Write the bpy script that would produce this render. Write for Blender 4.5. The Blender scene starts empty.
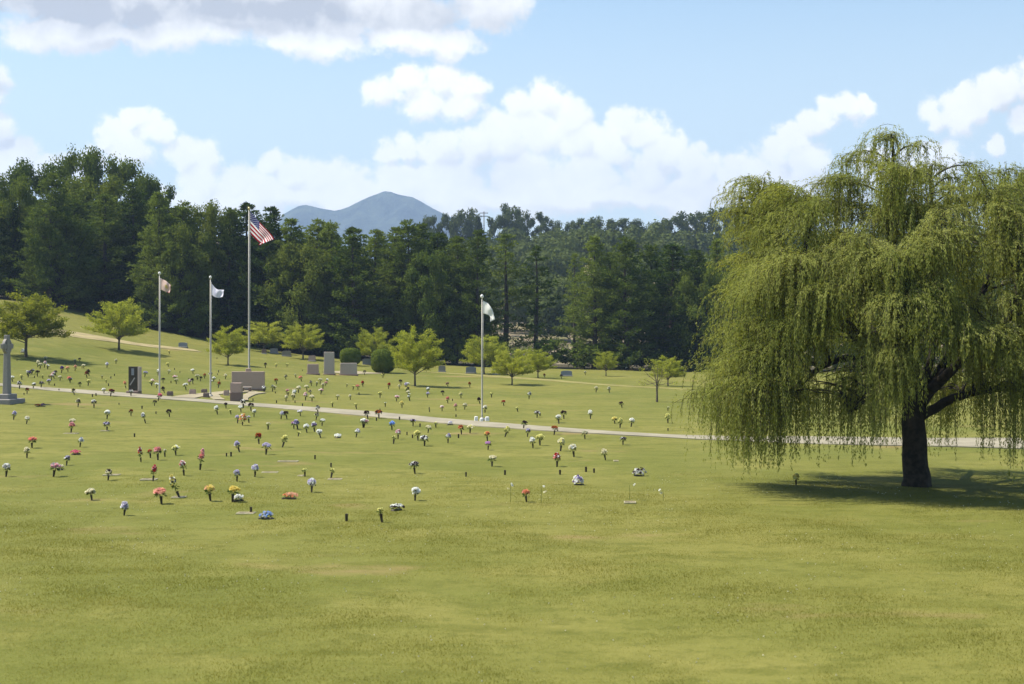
import bpy, math, random
import numpy as np
from mathutils import Vector
SC = bpy.context.scene
COL = SC.collection
R = math.radians
rng = np.random.default_rng(7)
random.seed(7)

# ------------------------------------------------------------------ camera
F = 1422.0                       # focal length in picture widths of 1024
EYE = 4.2
cd = bpy.data.cameras.new('camera')
cd.sensor_width = 36.0
cd.lens = 36.0 * F / 1024.0
cd.clip_start, cd.clip_end = 0.5, 30000
cd.dof.use_dof = True
cd.dof.focus_distance = 75.0
cd.dof.aperture_fstop = 2.2
cam = bpy.data.objects.new('camera', cd)
cam.location = (0, 0, EYE)
cam.rotation_euler = (R(90), 0, 0)
COL.objects.link(cam)
SC.camera = cam

# ------------------------------------------------------------------ exposure, light
SC.view_settings.view_transform = 'Standard'
SC.view_settings.look = 'None'
SC.view_settings.gamma = 1.0
SC.view_settings.use_curve_mapping = False
SC.view_settings.exposure = 1.05
SC.render.filter_size = 2.0
SUN_DIR = Vector((-0.56, 0.06, 0.86)).normalized()
SUN_EL = math.asin(SUN_DIR.z)
SUN_AZ = math.atan2(SUN_DIR.x, SUN_DIR.y)       # clockwise from +Y
sl = bpy.data.lights.new('sun', 'SUN')
sl.energy = 4.6
sl.angle = R(0.6)
sl.color = (1.0, 0.93, 0.80)
so = bpy.data.objects.new('sun', sl)
so.rotation_euler = SUN_DIR.to_track_quat('Z', 'Y').to_euler()
so.location = (-60, 30, 90)
COL.objects.link(so)
SC.cycles.max_bounces = 6
SC.cycles.diffuse_bounces = 3
SC.cycles.glossy_bounces = 2
SC.cycles.transmission_bounces = 4
SC.cycles.transparent_max_bounces = 4
SC.cycles.volume_bounces = 0

# ------------------------------------------------------------------ sky with clouds
class NT:
    def __init__(self, tree): self.t = tree; self.n = tree.nodes; self.l = tree.links
    def node(self, typ, **kw):
        nd = self.n.new(typ)
        for k, v in kw.items(): setattr(nd, k, v)
        return nd
    def put(self, sock, v):
        if hasattr(v, 'is_output') or isinstance(v, bpy.types.NodeSocket): self.l.new(v, sock)
        else: sock.default_value = v
    def math(self, op, a, b=None, c=None, clamp=False):
        nd = self.node('ShaderNodeMath', operation=op, use_clamp=clamp)
        self.put(nd.inputs[0], a)
        if b is not None: self.put(nd.inputs[1], b)
        if c is not None: self.put(nd.inputs[2], c)
        return nd.outputs[0]
    def vmath(self, op, a, b=None):
        nd = self.node('ShaderNodeVectorMath', operation=op)
        self.put(nd.inputs[0], a)
        if b is not None: self.put(nd.inputs[1], b)
        return nd.outputs['Value'] if op in ('DOT_PRODUCT', 'LENGTH') else nd.outputs['Vector']
    def noise(self, vec, scale, detail=4, rough=0.55, dim='3D'):
        nd = self.node('ShaderNodeTexNoise', noise_dimensions=dim)
        if vec is not None: self.put(nd.inputs['Vector'], vec)
        nd.inputs['Scale'].default_value = scale
        nd.inputs['Detail'].default_value = detail
        nd.inputs['Roughness'].default_value = rough
        return nd
    def smooth(self, x, a, b, lo=0.0, hi=1.0):
        nd = self.node('ShaderNodeMapRange', interpolation_type='SMOOTHSTEP')
        self.put(nd.inputs['Value'], x)
        nd.inputs['From Min'].default_value = a; nd.inputs['From Max'].default_value = b
        nd.inputs['To Min'].default_value = lo; nd.inputs['To Max'].default_value = hi
        return nd.outputs[0]
    def mix(self, f, a, b, mode='MIX'):
        nd = self.node('ShaderNodeMix', data_type='RGBA', blend_type=mode)
        self.put(nd.inputs[0], f); self.put(nd.inputs[6], a); self.put(nd.inputs[7], b)
        return nd.outputs[2]

W = bpy.data.worlds.new('World')
SC.world = W
W.use_nodes = True
w = NT(W.node_tree)
w.n.clear()
sky = w.node('ShaderNodeTexSky', sky_type='NISHITA')
sky.sun_disc = False
sky.sun_elevation = SUN_EL
sky.sun_rotation = SUN_AZ
sky.air_density = 1.0; sky.dust_density = 0.6; sky.ozone_density = 1.6
tc = w.node('ShaderNodeTexCoord')
sep = w.node('ShaderNodeSeparateXYZ'); w.l.new(tc.outputs['Generated'], sep.inputs[0])
az = w.math('ARCTAN2', sep.outputs[0], sep.outputs[1])
hx = w.math('SQRT', w.math('ADD', w.math('MULTIPLY', sep.outputs[0], sep.outputs[0]), w.math('MULTIPLY', sep.outputs[1], sep.outputs[1])))
el = w.math('ARCTAN2', sep.outputs[2], hx)
cmb = w.node('ShaderNodeCombineXYZ'); w.l.new(az, cmb.inputs[0]); w.l.new(el, cmb.inputs[1])
P0 = cmb.outputs[0]                                   # azimuth, elevation (radians)
def warp(p):
    a = w.noise(p, 16, 5, 0.6); d = w.vmath('SUBTRACT', a.outputs['Color'], (0.5, 0.5, 0.5))
    d = w.vmath('MULTIPLY', d, (0.055, 0.042, 0.0))
    return w.vmath('ADD', p, d)
# clouds: azimuth/elevation in degrees x 0.0403 -> given in units of 1/1422 rad from straight ahead, size, weight
BANKS = [(-460, 335, 150, 44), (-340, 330, 120, 42), (-230, 336, 120, 42), (-115, 328, 110, 38), (-20, 330, 60, 34), (-300, 372, 330, 44), (700, 190, 120, 50), (-720, 220, 120, 60), (-390, 300, 60, 22), (-200, 300, 90, 24), (-445, 294, 80, 26), (-325, 298, 80, 28), (-90, 300, 80, 22), (-250, 316, 260, 26), (60, 146, 420, 22), (-260, 140, 200, 18)]
HEADS = [(385, 92, 24), (412, 84, 26), (442, 78, 26), (468, 86, 24), (430, 102, 26), (462, 108, 30), (520, 106, 28), (547, 98, 26), (567, 116, 30), (535, 132, 40), (578, 140, 32), (500, 142, 36),
         (628, 121, 25), (646, 132, 26), (614, 147, 30), (662, 152, 30), (640, 176, 44), (588, 178, 44), (692, 158, 22), (706, 172, 28), (740, 180, 34), (772, 166, 26), (791, 150, 25), (811, 135, 22), (831, 119, 20), (850, 113, 13), (803, 172, 36), (762, 194, 48), (700, 196, 50),
         (122, 142, 20), (150, 128, 20), (166, 139, 20), (142, 156, 30), (186, 158, 24), (210, 160, 22), (205, 182, 36), (242, 184, 32), (280, 166, 24), (302, 176, 30), (332, 182, 32), (265, 200, 42), (388, 150, 20), (410, 144, 20), (440, 150, 27), (470, 152, 30), (400, 184, 42), (352, 196, 46), (455, 190, 50), (530, 185, 56),
         (3, 92, 26), (-16, 78, 30), (10, 112, 18), (14, 142, 26), (-14, 150, 36), (42, 162, 24), (70, 170, 26), (100, 172, 26), (20, 178, 40),
         (922, 124, 22), (944, 128, 24), (962, 118, 20), (982, 104, 22), (1004, 98, 24), (1030, 104, 30), (1012, 128, 22), (1042, 136, 30), (1018, 154, 13), (978, 152, 14), (905, 158, 22), (930, 164, 26), (870, 172, 30), (1040, 172, 26)]
CLOUDS = [(x - 512, 342 - y, r * 1.12, r, 1.0) for x, y, r in HEADS] + [(a, e, ra, re, 1.0) for a, e, ra, re in BANKS]
GREYS = [(-455, 326, 140, 40, .99), (-300, 322, 150, 22, .6), (-50, 325, 80, 26, .55), (-190, 334, 120, 20, .45), (-195, 316, 90, 14, .45), (-505, 240, 30, 24, .5), (-490, 190, 50, 16, .45),
         (-20, 165, 50, 22, .25), (130, 165, 50, 20, .2), (500, 222, 50, 16, .35), (230, 150, 90, 18, .22)]
def field(p, lst):
    acc = None
    for (a, e, ra, re, wt) in lst:
        d = w.vmath('SUBTRACT', p, (a / F, e / F, 0))
        d = w.vmath('MULTIPLY', d, (F / ra, F / re, 0))
        g = w.math('EXPONENT', w.math('MULTIPLY', w.vmath('DOT_PRODUCT', d, d), -1.0))
        acc = w.math('MULTIPLY', g, wt) if acc is None else w.math('SMOOTH_MAX', acc, g, 0.12) if wt == 1.0 else w.math('MULTIPLY_ADD', g, wt, acc)
    return acc
PW = warp(P0)
base = field(PW, CLOUDS)
nfar = w.noise(P0, 5, 6, 0.6)                          # loose clouds over the rest of the sky
away = w.smooth(w.math('ABSOLUTE', az), 0.45, 0.7)
base = w.math('ADD', base, w.math('MULTIPLY', away, w.smooth(nfar.outputs[0], 0.58, 0.8)))
def billow(p, sc, det):                                # rounded heads with creases between them
    n1 = w.noise(p, sc, det, 0.55)
    return w.math('ABSOLUTE', w.math('MULTIPLY_ADD', n1.outputs[0], 2.0, -1.0))
PB = w.vmath('ADD', P0, w.vmath('MULTIPLY', w.vmath('SUBTRACT', w.noise(P0, 60, 3).outputs['Color'], (.5, .5, .5)), (.012, .010, 0)))
def puffs(p):
    return w.math('ADD', w.math('MULTIPLY', billow(p, 22, 3), 1.0), w.math('MULTIPLY', billow(p, 58, 5), 0.55))
nb = w.noise(P0, 30, 8, 0.62)
b0 = puffs(PB)
dens = w.math('ADD', base, w.math('MULTIPLY_ADD', b0, 0.26, w.math('MULTIPLY_ADD', nb.outputs[0], 0.80, w.math('MULTIPLY_ADD', w.noise(P0, 120, 5, 0.65).outputs[0], 0.34, -0.735))))
mask = w.smooth(dens, 0.34, 0.68)
grey = field(PW, GREYS)
ns = w.noise(w.vmath('ADD', P0, (0.012, -0.010, 0.0)), 24, 6, 0.6)
base2 = field(w.vmath('ADD', PW, (-0.0050, 0.0085, 0.0)), CLOUDS)          # how thick the cloud stands on the sun's side
side = w.smooth(w.math('SUBTRACT', base2, base), -0.02, 0.30)
shade = w.math('ADD', w.smooth(b0, 0.45, 0.0, 0.0, 0.10), w.math('MULTIPLY_ADD', side, 0.36, w.math('MULTIPLY', grey, w.smooth(ns.outputs[0], 0.28, 0.62, 0.4, 1.0))), clamp=True)
ccol = w.mix(shade, (9.9, 9.6, 8.9, 1), (3.9, 3.95, 4.15, 1))
veil = w.math('MULTIPLY', w.smooth(el, 0.06, 0.30, 0.88, 0.06), w.smooth(w.math('ABSOLUTE', az), 0.5, 1.1, 1.0, 0.35))             # summer haze thinning with height
skyc = w.mix(1.0, sky.outputs[0], (1.12, 1.24, 1.18, 1), 'MULTIPLY')
skyc = w.mix(veil, skyc, (6.0, 6.9, 7.0, 1))
fin = w.mix(mask, skyc, ccol)
bg = w.node('ShaderNodeBackground'); w.l.new(fin, bg.inputs[0]); bg.inputs[1].default_value = 0.075
wo = w.node('ShaderNodeOutputWorld'); w.l.new(bg.outputs[0], wo.inputs[0])

# ------------------------------------------------------------------ terrain
HX = np.array([-400, -120, -75, -54, -48, -38, -32, -27.6, -22, -12, -1, 20, 60, 400.0])
HZ = np.array([16, 13, 10.2, 8.7, 7.7, 5.5, 4.2, 3.5, 2.8, 1.85, 1.5, 1.0, 0.9, 0.9])
def gz(X, Y):
    X = np.asarray(X, float); Y = np.asarray(Y, float)
    H = (np.interp(X - 3, HX, HZ) + np.interp(X, HX, HZ) * 2 + np.interp(X + 3, HX, HZ)) / 4
    t = (Y - 45) / 105
    s = np.where(t < 0.12, np.clip(t + 0.12, 0, None) ** 2 / 0.48, t)
    s = np.where(s > 1, 1 + (np.clip(s, 1, 3) - 1) * 0.25, s)
    s = np.minimum(s, 1.5)
    z = H * s
    q = np.clip((Y - 200) / 240, 0, 1); q = q * q * (3 - 2 * q)
    fall = np.clip((Y - 480) / 500, 0, 1); fall = fall * fall * (3 - 2 * fall)
    hill = 23.5 + 3.0 * np.sin(X / 34.0 + 0.6) + 0.045 * np.clip(X, -50, 120) + 1.5 * np.sin(X / 15.0)
    z = z * (1 - fall) + hill * q * (1 - fall)
    # small unevenness of the turf
    z = z + 0.05 * np.sin(X * 0.31 + 1.3) * np.sin(Y * 0.23) + 0.03 * np.sin(X * 0.7 + Y * 0.5)
    return z
def gzf(x, y): return float(gz(x, y))
def at(px, py):
    """where the sight line through a place in the picture meets the turf"""
    dx, dz = (px - 512) / F, (342 - py) / F
    Y = np.linspace(14, 240, 9000)
    h = EYE + dz * Y - gz(dx * Y, Y)
    k = np.argmax(h < 0)
    y = float(Y[k]) if h[k] < 0 else 150.0
    return Vector((dx * y, y, gzf(dx * y, y)))

# ------------------------------------------------------------------ materials
MATS = {}
def new_mat(name):
    m = bpy.data.materials.new(name); m.use_nodes = True
    t = NT(m.node_tree); t.n.clear()
    t.out = t.node('ShaderNodeOutputMaterial')
    return m, t
def plain(name, col, rough=0.7, var=0.12, scale=6.0, bump=0.0, metal=0.0, spec=0.3, col2=None):
    m, t = new_mat(name)
    p = t.node('ShaderNodeBsdfPrincipled')
    tcn = t.node('ShaderNodeTexCoord')
    nz = t.noise(tcn.outputs['Object'], scale, 5, 0.6)
    c2 = col2 or tuple(c * (1 - var * 2) for c in col)
    c = t.mix(t.smooth(nz.outputs[0], 0.3, 0.7), (*c2, 1), (*[min(1, v * (1 + (0 if col2 else var))) for v in col], 1))
    t.l.new(c, p.inputs['Base Color'])
    p.inputs['Roughness'].default_value = rough; p.inputs['Metallic'].default_value = metal
    p.inputs['Specular IOR Level'].default_value = spec
    if bump:
        b = t.node('ShaderNodeBump'); b.inputs['Strength'].default_value = bump; b.inputs['Distance'].default_value = 0.02
        n2 = t.noise(tcn.outputs['Object'], scale * 6, 4, 0.6); t.l.new(n2.outputs[0], b.inputs['Height']); t.l.new(b.outputs[0], p.inputs['Normal'])
    t.l.new(p.outputs[0], t.out.inputs[0])
    MATS[name] = m
    return m
def leafmat(name, a, b, trans=0.35, tint=(1.25, 1.2, 0.6), inst=0.0, scale=1.2, gloss=0.0):
    """a leaf: reflects and lets light through; a and b are the two leaf colours it varies between"""
    m, t = new_mat(name)
    tcn = t.node('ShaderNodeTexCoord')
    nz = t.noise(tcn.outputs['Object'], scale, 3, 0.6)
    geo = t.node('ShaderNodeNewGeometry')
    f = t.math('ADD', t.math('MULTIPLY', geo.outputs['Random Per Island'], 0.5), t.math('MULTIPLY', t.smooth(nz.outputs[0], 0.3, 0.7), 0.5))
    if inst:
        oi = t.node('ShaderNodeObjectInfo')
        f = t.math('MULTIPLY_ADD', t.math('SUBTRACT', oi.outputs['Random'], 0.5), inst, f, clamp=True)
    c = t.mix(f, (*a, 1), (*b, 1))
    d = t.node('ShaderNodeBsdfDiffuse'); t.l.new(c, d.inputs[0])
    tr = t.node('ShaderNodeBsdfTranslucent')
    t.l.new(t.mix(1.0, c, (*tint, 1), 'MULTIPLY'), tr.inputs[0])
    mx = t.node('ShaderNodeMixShader'); mx.inputs[0].default_value = trans
    t.l.new(d.outputs[0], mx.inputs[1]); t.l.new(tr.outputs[0], mx.inputs[2])
    last = mx.outputs[0]
    if gloss:
        g = t.node('ShaderNodeBsdfGlossy'); g.inputs['Roughness'].default_value = 0.45; g.inputs[0].default_value = (0.8, 0.85, 0.9, 1)
        m2 = t.node('ShaderNodeMixShader'); m2.inputs[0].default_value = gloss
        t.l.new(last, m2.inputs[1]); t.l.new(g.outputs[0], m2.inputs[2]); last = m2.outputs[0]
    t.l.new(last, t.out.inputs[0])
    MATS[name] = m
    return m

def ground_mat():
    m, t = new_mat('turf')
    geo = t.node('ShaderNodeNewGeometry'); P = geo.outputs['Position']
    p = t.node('ShaderNodeBsdfPrincipled'); p.inputs['Roughness'].default_value = 0.95; p.inputs['Specular IOR Level'].default_value = 0.12
    big = t.noise(P, 0.045, 4, 0.55); mid = t.noise(P, 0.30, 5, 0.6)
    st = t.noise(t.vmath('MULTIPLY', P, (0.35, 1.3, 1.0)), 0.9, 5, 0.62)      # faint mowing lines
    fine = t.noise(P, 5.0, 5, 0.68); tiny = t.noise(P, 26.0, 3, 0.7)
    pat = t.noise(t.vmath('MULTIPLY', P, (0.7, 1.0, 1.0)), 1.5, 5, 0.65)
    c = t.mix(t.smooth(big.outputs[0], 0.35, 0.65), (0.110, 0.122, 0.022, 1), (0.164, 0.156, 0.036, 1))
    c = t.mix(t.math('MULTIPLY', t.smooth(mid.outputs[0], 0.46, 0.70), 0.6), c, (0.200, 0.182, 0.048, 1))
    c = t.mix(t.math('MULTIPLY', t.smooth(st.outputs[0], 0.46, 0.70), 0.5), c, (0.088, 0.096, 0.013, 1))
    c = t.mix(t.math('MULTIPLY', t.smooth(pat.outputs[0], 0.48, 0.68), 0.60), c, (0.082, 0.088, 0.013, 1))
    c = t.mix(t.math('MULTIPLY', t.smooth(fine.outputs[0], 0.48, 0.72), 0.55), c, (0.072, 0.082, 0.012, 1))
    c = t.mix(t.math('MULTIPLY', t.smooth(tiny.outputs[0], 0.50, 0.76), 0.5), c, (0.250, 0.225, 0.070, 1))
    dry = t.noise(t.vmath('MULTIPLY', P, (1.0, 1.6, 1.0)), 0.16, 4, 0.6)
    c = t.mix(t.math('MULTIPLY', t.smooth(dry.outputs[0], 0.60, 0.74), 0.7), c, (0.235, 0.165, 0.075, 1))
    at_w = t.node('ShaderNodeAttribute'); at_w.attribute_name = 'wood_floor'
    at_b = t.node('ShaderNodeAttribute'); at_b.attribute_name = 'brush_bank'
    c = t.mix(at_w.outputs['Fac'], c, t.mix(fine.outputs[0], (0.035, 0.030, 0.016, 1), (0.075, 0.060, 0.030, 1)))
    c = t.mix(at_b.outputs['Fac'], c, t.mix(t.smooth(mid.outputs[0], 0.35, 0.65), (0.13, 0.125, 0.055, 1), (0.27, 0.21, 0.15, 1)))
    t.l.new(c, p.inputs['Base Color'])
    b = t.node('ShaderNodeBump'); b.inputs['Strength'].default_value = 0.55; b.inputs['Distance'].default_value = 0.05
    t.l.new(t.math('ADD', t.math('MULTIPLY', fine.outputs[0], 0.8), t.math('MULTIPLY', tiny.outputs[0], 0.4)), b.inputs['Height'])
    t.l.new(b.outputs[0], p.inputs['Normal'])
    t.l.new(p.outputs[0], t.out.inputs[0])
    return m

M_TURF = ground_mat()
plain('asphalt', (0.26, 0.23, 0.165), 0.9, 0.10, 0.7, 0.3)
plain('lane_gravel', (0.29, 0.235, 0.115), 0.95, 0.15, 0.6, 0.3)
plain('concrete', (0.29, 0.245, 0.155), 0.9, 0.08, 0.8, 0.2)
plain('granite_grey', (0.24, 0.22, 0.205), 0.65, 0.12, 30, 0.1)
plain('granite_blue', (0.20, 0.215, 0.25), 0.55, 0.12, 30, 0.1)
plain('granite_rose', (0.41, 0.285, 0.235), 0.55, 0.07, 30, 0.05)
plain('granite_rose_dark', (0.19, 0.125, 0.105), 0.5, 0.07, 30, 0.05)
plain('granite_pale', (0.42, 0.345, 0.295), 0.6, 0.06, 30, 0.05)
plain('granite_black', (0.028, 0.024, 0.025), 0.12, 0.15, 25, 0.0, 0, 0.5)
plain('engraving', (0.27, 0.25, 0.24), 0.6, 0.05)
plain('bronze', (0.20, 0.16, 0.09), 0.7, 0.25, 12)
plain('worn_grass', (0.21, 0.185, 0.055), 0.95, 0.12, 0.8, 0.3)
plain('marker_stone', (0.36, 0.32, 0.21), 0.9, 0.12, 8, 0.1)
plain('bronze_dark', (0.045, 0.036, 0.024), 0.5, 0.2, 12, 0.0, 0.3)
plain('pole_aluminium', (0.40, 0.37, 0.32), 0.55, 0.05, 3, 0.0, 0.0, 0.4)
plain('finial_gold', (0.75, 0.62, 0.32), 0.3, 0.05, 3, 0.0, 0.8, 0.5)
plain('white_stone', (0.72, 0.70, 0.68), 0.8, 0.08, 12, 0.2)
plain('bark', (0.032, 0.025, 0.018), 0.95, 0.35, 5, 0.8)
plain('bark_pine', (0.060, 0.045, 0.036), 0.95, 0.3, 4, 0.6)
plain('bark_grey', (0.11, 0.085, 0.065), 0.9, 0.25, 8, 0.4)
plain('twig', (0.16, 0.105, 0.08), 0.9, 0.2, 8)
plain('old_wood', (0.12, 0.10, 0.085), 0.9, 0.2, 6)
leafmat('leaf_willow', (0.135, 0.166, 0.030), (0.335, 0.345, 0.110), 0.45, (1.2, 1.15, 0.5), 0, 0.55)
leafmat('leaf_pine', (0.034, 0.058, 0.012), (0.165, 0.200, 0.042), 0.30, (1.1, 1.2, 0.7), 1.0, 0.35)
leafmat('leaf_dark', (0.046, 0.076, 0.014), (0.135, 0.170, 0.034), 0.30, (1.2, 1.2, 0.6), 0.5, 0.5)
leafmat('leaf_fresh', (0.085, 0.120, 0.020), (0.160, 0.185, 0.040), 0.38, (1.2, 1.2, 0.6), 0.5, 0.5)
leafmat('leaf_far', (0.058, 0.078, 0.022), (0.098, 0.120, 0.038), 0.25, (1.2, 1.2, 0.7), 0.5, 0.06)
leafmat('leaf_lime', (0.230, 0.262, 0.036), (0.400, 0.410, 0.092), 0.5, (1.15, 1.15, 0.5), 0.4, 0.9)
leafmat('leaf_olive', (0.140, 0.165, 0.022), (0.285, 0.290, 0.055), 0.45, (1.15, 1.15, 0.5), 0.2, 0.8)
leafmat('leaf_box', (0.060, 0.090, 0.012), (0.135, 0.165, 0.026), 0.15, (1.2, 1.2, 0.5), 0.2, 2.0)
leafmat('leaf_brush', (0.12, 0.115, 0.075), (0.22, 0.19, 0.14), 0.25, (1.1, 1.05, 0.8), 0.6, 0.6)
leafmat('leaf_stem', (0.050, 0.085, 0.022), (0.085, 0.130, 0.036), 0.3)
leafmat('grass_blade', (0.122, 0.130, 0.020), (0.225, 0.200, 0.048), 0.5, (1.2, 1.2, 0.6), 0, 0.5)
leafmat('clover_white', (0.5, 0.48, 0.36), (0.62, 0.60, 0.48), 0.2, (1, 1, 1))
PAL = {'white': (0.95, 0.92, 0.86), 'cream': (0.84, 0.78, 0.52), 'pale': (0.72, 0.68, 0.45), 'yellow': (0.86, 0.68, 0.05), 'lemon': (0.84, 0.80, 0.20),
       'orange': (0.86, 0.24, 0.03), 'peach': (0.84, 0.42, 0.22), 'coral': (0.82, 0.24, 0.18), 'pink': (0.78, 0.34, 0.40), 'hotpink': (0.84, 0.10, 0.22),
       'red': (0.42, 0.03, 0.03), 'rust': (0.42, 0.13, 0.04), 'lilac': (0.56, 0.50, 0.72), 'purple': (0.18, 0.10, 0.34), 'blue': (0.20, 0.42, 0.92), 'greyblue': (0.36, 0.40, 0.52),
       'violet': (0.62, 0.26, 0.66), 'dark': (0.06, 0.035, 0.04), 'grey': (0.46, 0.45, 0.44)}
def petal(nm):
    k = 'petal_' + nm
    if k not in MATS:
        c = PAL[nm]
        gm = sum(c) / 3; c = tuple(min(.9, v * .74 + gm * .18 + .07) if nm not in ('dark', 'purple', 'red', 'rust') else v for v in c)
        leafmat(k, tuple(v * 0.9 for v in c), c, 0.45, (1, 1, 1), 0, 8)
    return MATS[k]

# ------------------------------------------------------------------ object helpers
def tag(o, label=None, cat=None, group=None, kind=None):
    if label: o['label'] = label
    if cat: o['category'] = cat
    if group: o['group'] = group
    if kind: o['kind'] = kind
    return o
def link(name, me, parent=None):
    o = bpy.data.objects.new(name, me); COL.objects.link(o)
    if parent is not None: o.parent = parent
    return o
def empty(name, loc, rz=0.0, sc=1.0):
    o = bpy.data.objects.new(name, None); COL.objects.link(o)
    o.empty_display_size = 0.2
    o.location = loc; o.rotation_euler = (0, 0, rz); o.scale = (sc,) * 3 if not isinstance(sc, tuple) else sc
    return o
def np_mesh(name, V, Q, mats, mi=None, smooth=False):
    """V (n,3), Q (m,k) all faces of one size"""
    me = bpy.data.meshes.new(name)
    V = np.ascontiguousarray(V, np.float32); Q = np.ascontiguousarray(Q, np.int32)
    k = Q.shape[1]
    me.vertices.add(len(V)); me.vertices.foreach_set('co', V.ravel())
    me.loops.add(Q.size); me.loops.foreach_set('vertex_index', Q.ravel())
    me.polygons.add(len(Q)); me.polygons.foreach_set('loop_start', np.arange(0, Q.size, k, dtype=np.int32))
    me.polygons.foreach_set('loop_total', np.full(len(Q), k, np.int32))
    for m in mats: me.materials.append(m)
    if mi is not None: me.polygons.foreach_set('material_index', np.ascontiguousarray(mi, np.int32))
    me.polygons.foreach_set('use_smooth', np.full(len(Q), smooth, bool))
    me.update(calc_edges=True); me.validate()
    return me
class MB:
    """collects simple solids into one mesh"""
    def __init__(s): s.v = []; s.f = []; s.m = []; s.sm = []
    def add(s, v, f, mi=0, smooth=False):
        o = len(s.v); s.v += [tuple(p) for p in v]; s.f += [tuple(i + o for i in q) for q in f]
        s.m += [mi] * len(f); s.sm += [smooth] * len(f)
    def box(s, x0, x1, y0, y1, z0, z1, mi=0, bev=0.0, top=None):
        """a block with chamfered upright edges and top; top=(dx,dy) pulls the top in"""
        b = bev; tx, ty = top or (0, 0)
        def ring(z, i, tx=0, ty=0):
            a0, a1, c0, c1 = x0 + i + tx, x1 - i - tx, y0 + i + ty, y1 - i - ty
            if b <= 0: return [(a0, c0, z), (a1, c0, z), (a1, c1, z), (a0, c1, z)]
            return [(a0 + b, c0, z), (a1 - b, c0, z), (a1, c0 + b, z), (a1, c1 - b, z), (a1 - b, c1, z), (a0 + b, c1, z), (a0, c1 - b, z), (a0, c0 + b, z)]
        rs = [ring(z0, 0), ring(z1 - b, 0, tx, ty)] + ([ring(z1, b * 0.8, tx, ty)] if b > 0 else [])
        if b <= 0: rs[1] = ring(z1, 0, tx, ty)
        n = len(rs[0]); V = [p for r in rs for p in r]; Fc = []
        for k in range(len(rs) - 1):
            for i in range(n): Fc.append((k * n + i, k * n + (i + 1) % n, (k + 1) * n + (i + 1) % n, (k + 1) * n + i))
        Fc.append(tuple(reversed(range(n)))); Fc.append(tuple((len(rs) - 1) * n + i for i in range(n)))
        s.add(V, Fc, mi)
    def lathe(s, prof, n=12, mi=0, c=(0, 0), smooth=True):
        V = []; Fc = []
        for (r, z) in prof:
            for i in range(n):
                a = 2 * math.pi * i / n; V.append((c[0] + r * math.cos(a), c[1] + r * math.sin(a), z))
        for k in range(len(prof) - 1):
            for i in range(n): Fc.append((k * n + i, k * n + (i + 1) % n, (k + 1) * n + (i + 1) % n, (k + 1) * n + i))
        Fc.append(tuple(reversed(range(n)))); Fc.append(tuple((len(prof) - 1) * n + i for i in range(n)))
        s.add(V, Fc, mi, smooth)
    def mesh(s, name, mats):
        me = bpy.data.meshes.new(name); me.from_pydata(s.v, [], s.f)
        for m in mats: me.materials.append(MATS[m] if isinstance(m, str) else m)
        me.polygons.foreach_set('material_index', s.m); me.polygons.foreach_set('use_smooth', s.sm)
        me.update(); return me
    def build(s, name, mats, parent=None): return link(name, s.mesh(name, mats), parent)

def tube(pts, rad, n=6):
    pts = np.asarray(pts, float); rad = np.asarray(rad, float)
    k = len(pts); T = np.gradient(pts, axis=0); T /= np.linalg.norm(T, axis=1)[:, None] + 1e-9
    ref = np.where(np.abs(T[:, 2:3]) > 0.9, np.array([[1., 0, 0]]), np.array([[0, 0, 1.]]))
    ref = np.repeat(ref[:1], k, 0) if np.abs(T[0] @ ref[0]) < 0.95 else ref
    A = np.cross(T, ref); A /= np.linalg.norm(A, axis=1)[:, None] + 1e-9; B = np.cross(T, A)
    th = np.linspace(0, 2 * np.pi, n, endpoint=False)
    V = pts[:, None] + rad[:, None, None] * (A[:, None] * np.cos(th)[None, :, None] + B[:, None] * np.sin(th)[None, :, None])
    i = np.arange(k - 1)[:, None]; j = np.arange(n)[None]; j2 = (j + 1) % n
    Q = np.stack([i * n + j, i * n + j2, (i + 1) * n + j2, (i + 1) * n + j], -1).reshape(-1, 4)
    return V.reshape(-1, 3), Q
class Acc:
    """joins arrays of quads"""
    def __init__(s): s.V = []; s.Q = []; s.M = []; s.n = 0
    def add(s, V, Q, mi=0):
        s.V.append(V); s.Q.append(Q + s.n); s.M.append(np.full(len(Q), mi)); s.n += len(V)
    def mesh(s, name, mats, smooth=False):
        return np_mesh(name, np.concatenate(s.V), np.concatenate(s.Q), [MATS[m] for m in mats], np.concatenate(s.M), smooth)
def unit(v): return v / (np.linalg.norm(v, axis=-1, keepdims=True) + 1e-9)
def leaves(C, D, L, Wd, flat=0.0, N=None):
    """a leaf at each C pointing along D"""
    n = len(C); D = unit(D); S = unit(np.cross(D, unit(rng.normal(size=(n, 3))) * (1 - flat) + np.array([0, 0, flat]))) if N is None else unit(np.cross(D, unit(N) + .45 * rng.normal(size=(n, 3))))
    L = np.broadcast_to(np.asarray(L, float), (n,))[:, None]; Wd = np.broadcast_to(np.asarray(Wd, float), (n,))[:, None]
    V = np.stack([C, C + D * L * .45 + S * Wd * .5, C + D * L, C + D * L * .45 - S * Wd * .5], 1).reshape(-1, 3)
    return V, np.arange(4 * n).reshape(n, 4)
def bez(a, b, c, n):
    t = np.linspace(0, 1, n)[:, None]
    return (1 - t) ** 2 * np.asarray(a) + 2 * t * (1 - t) * np.asarray(b) + t * t * np.asarray(c)

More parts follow.
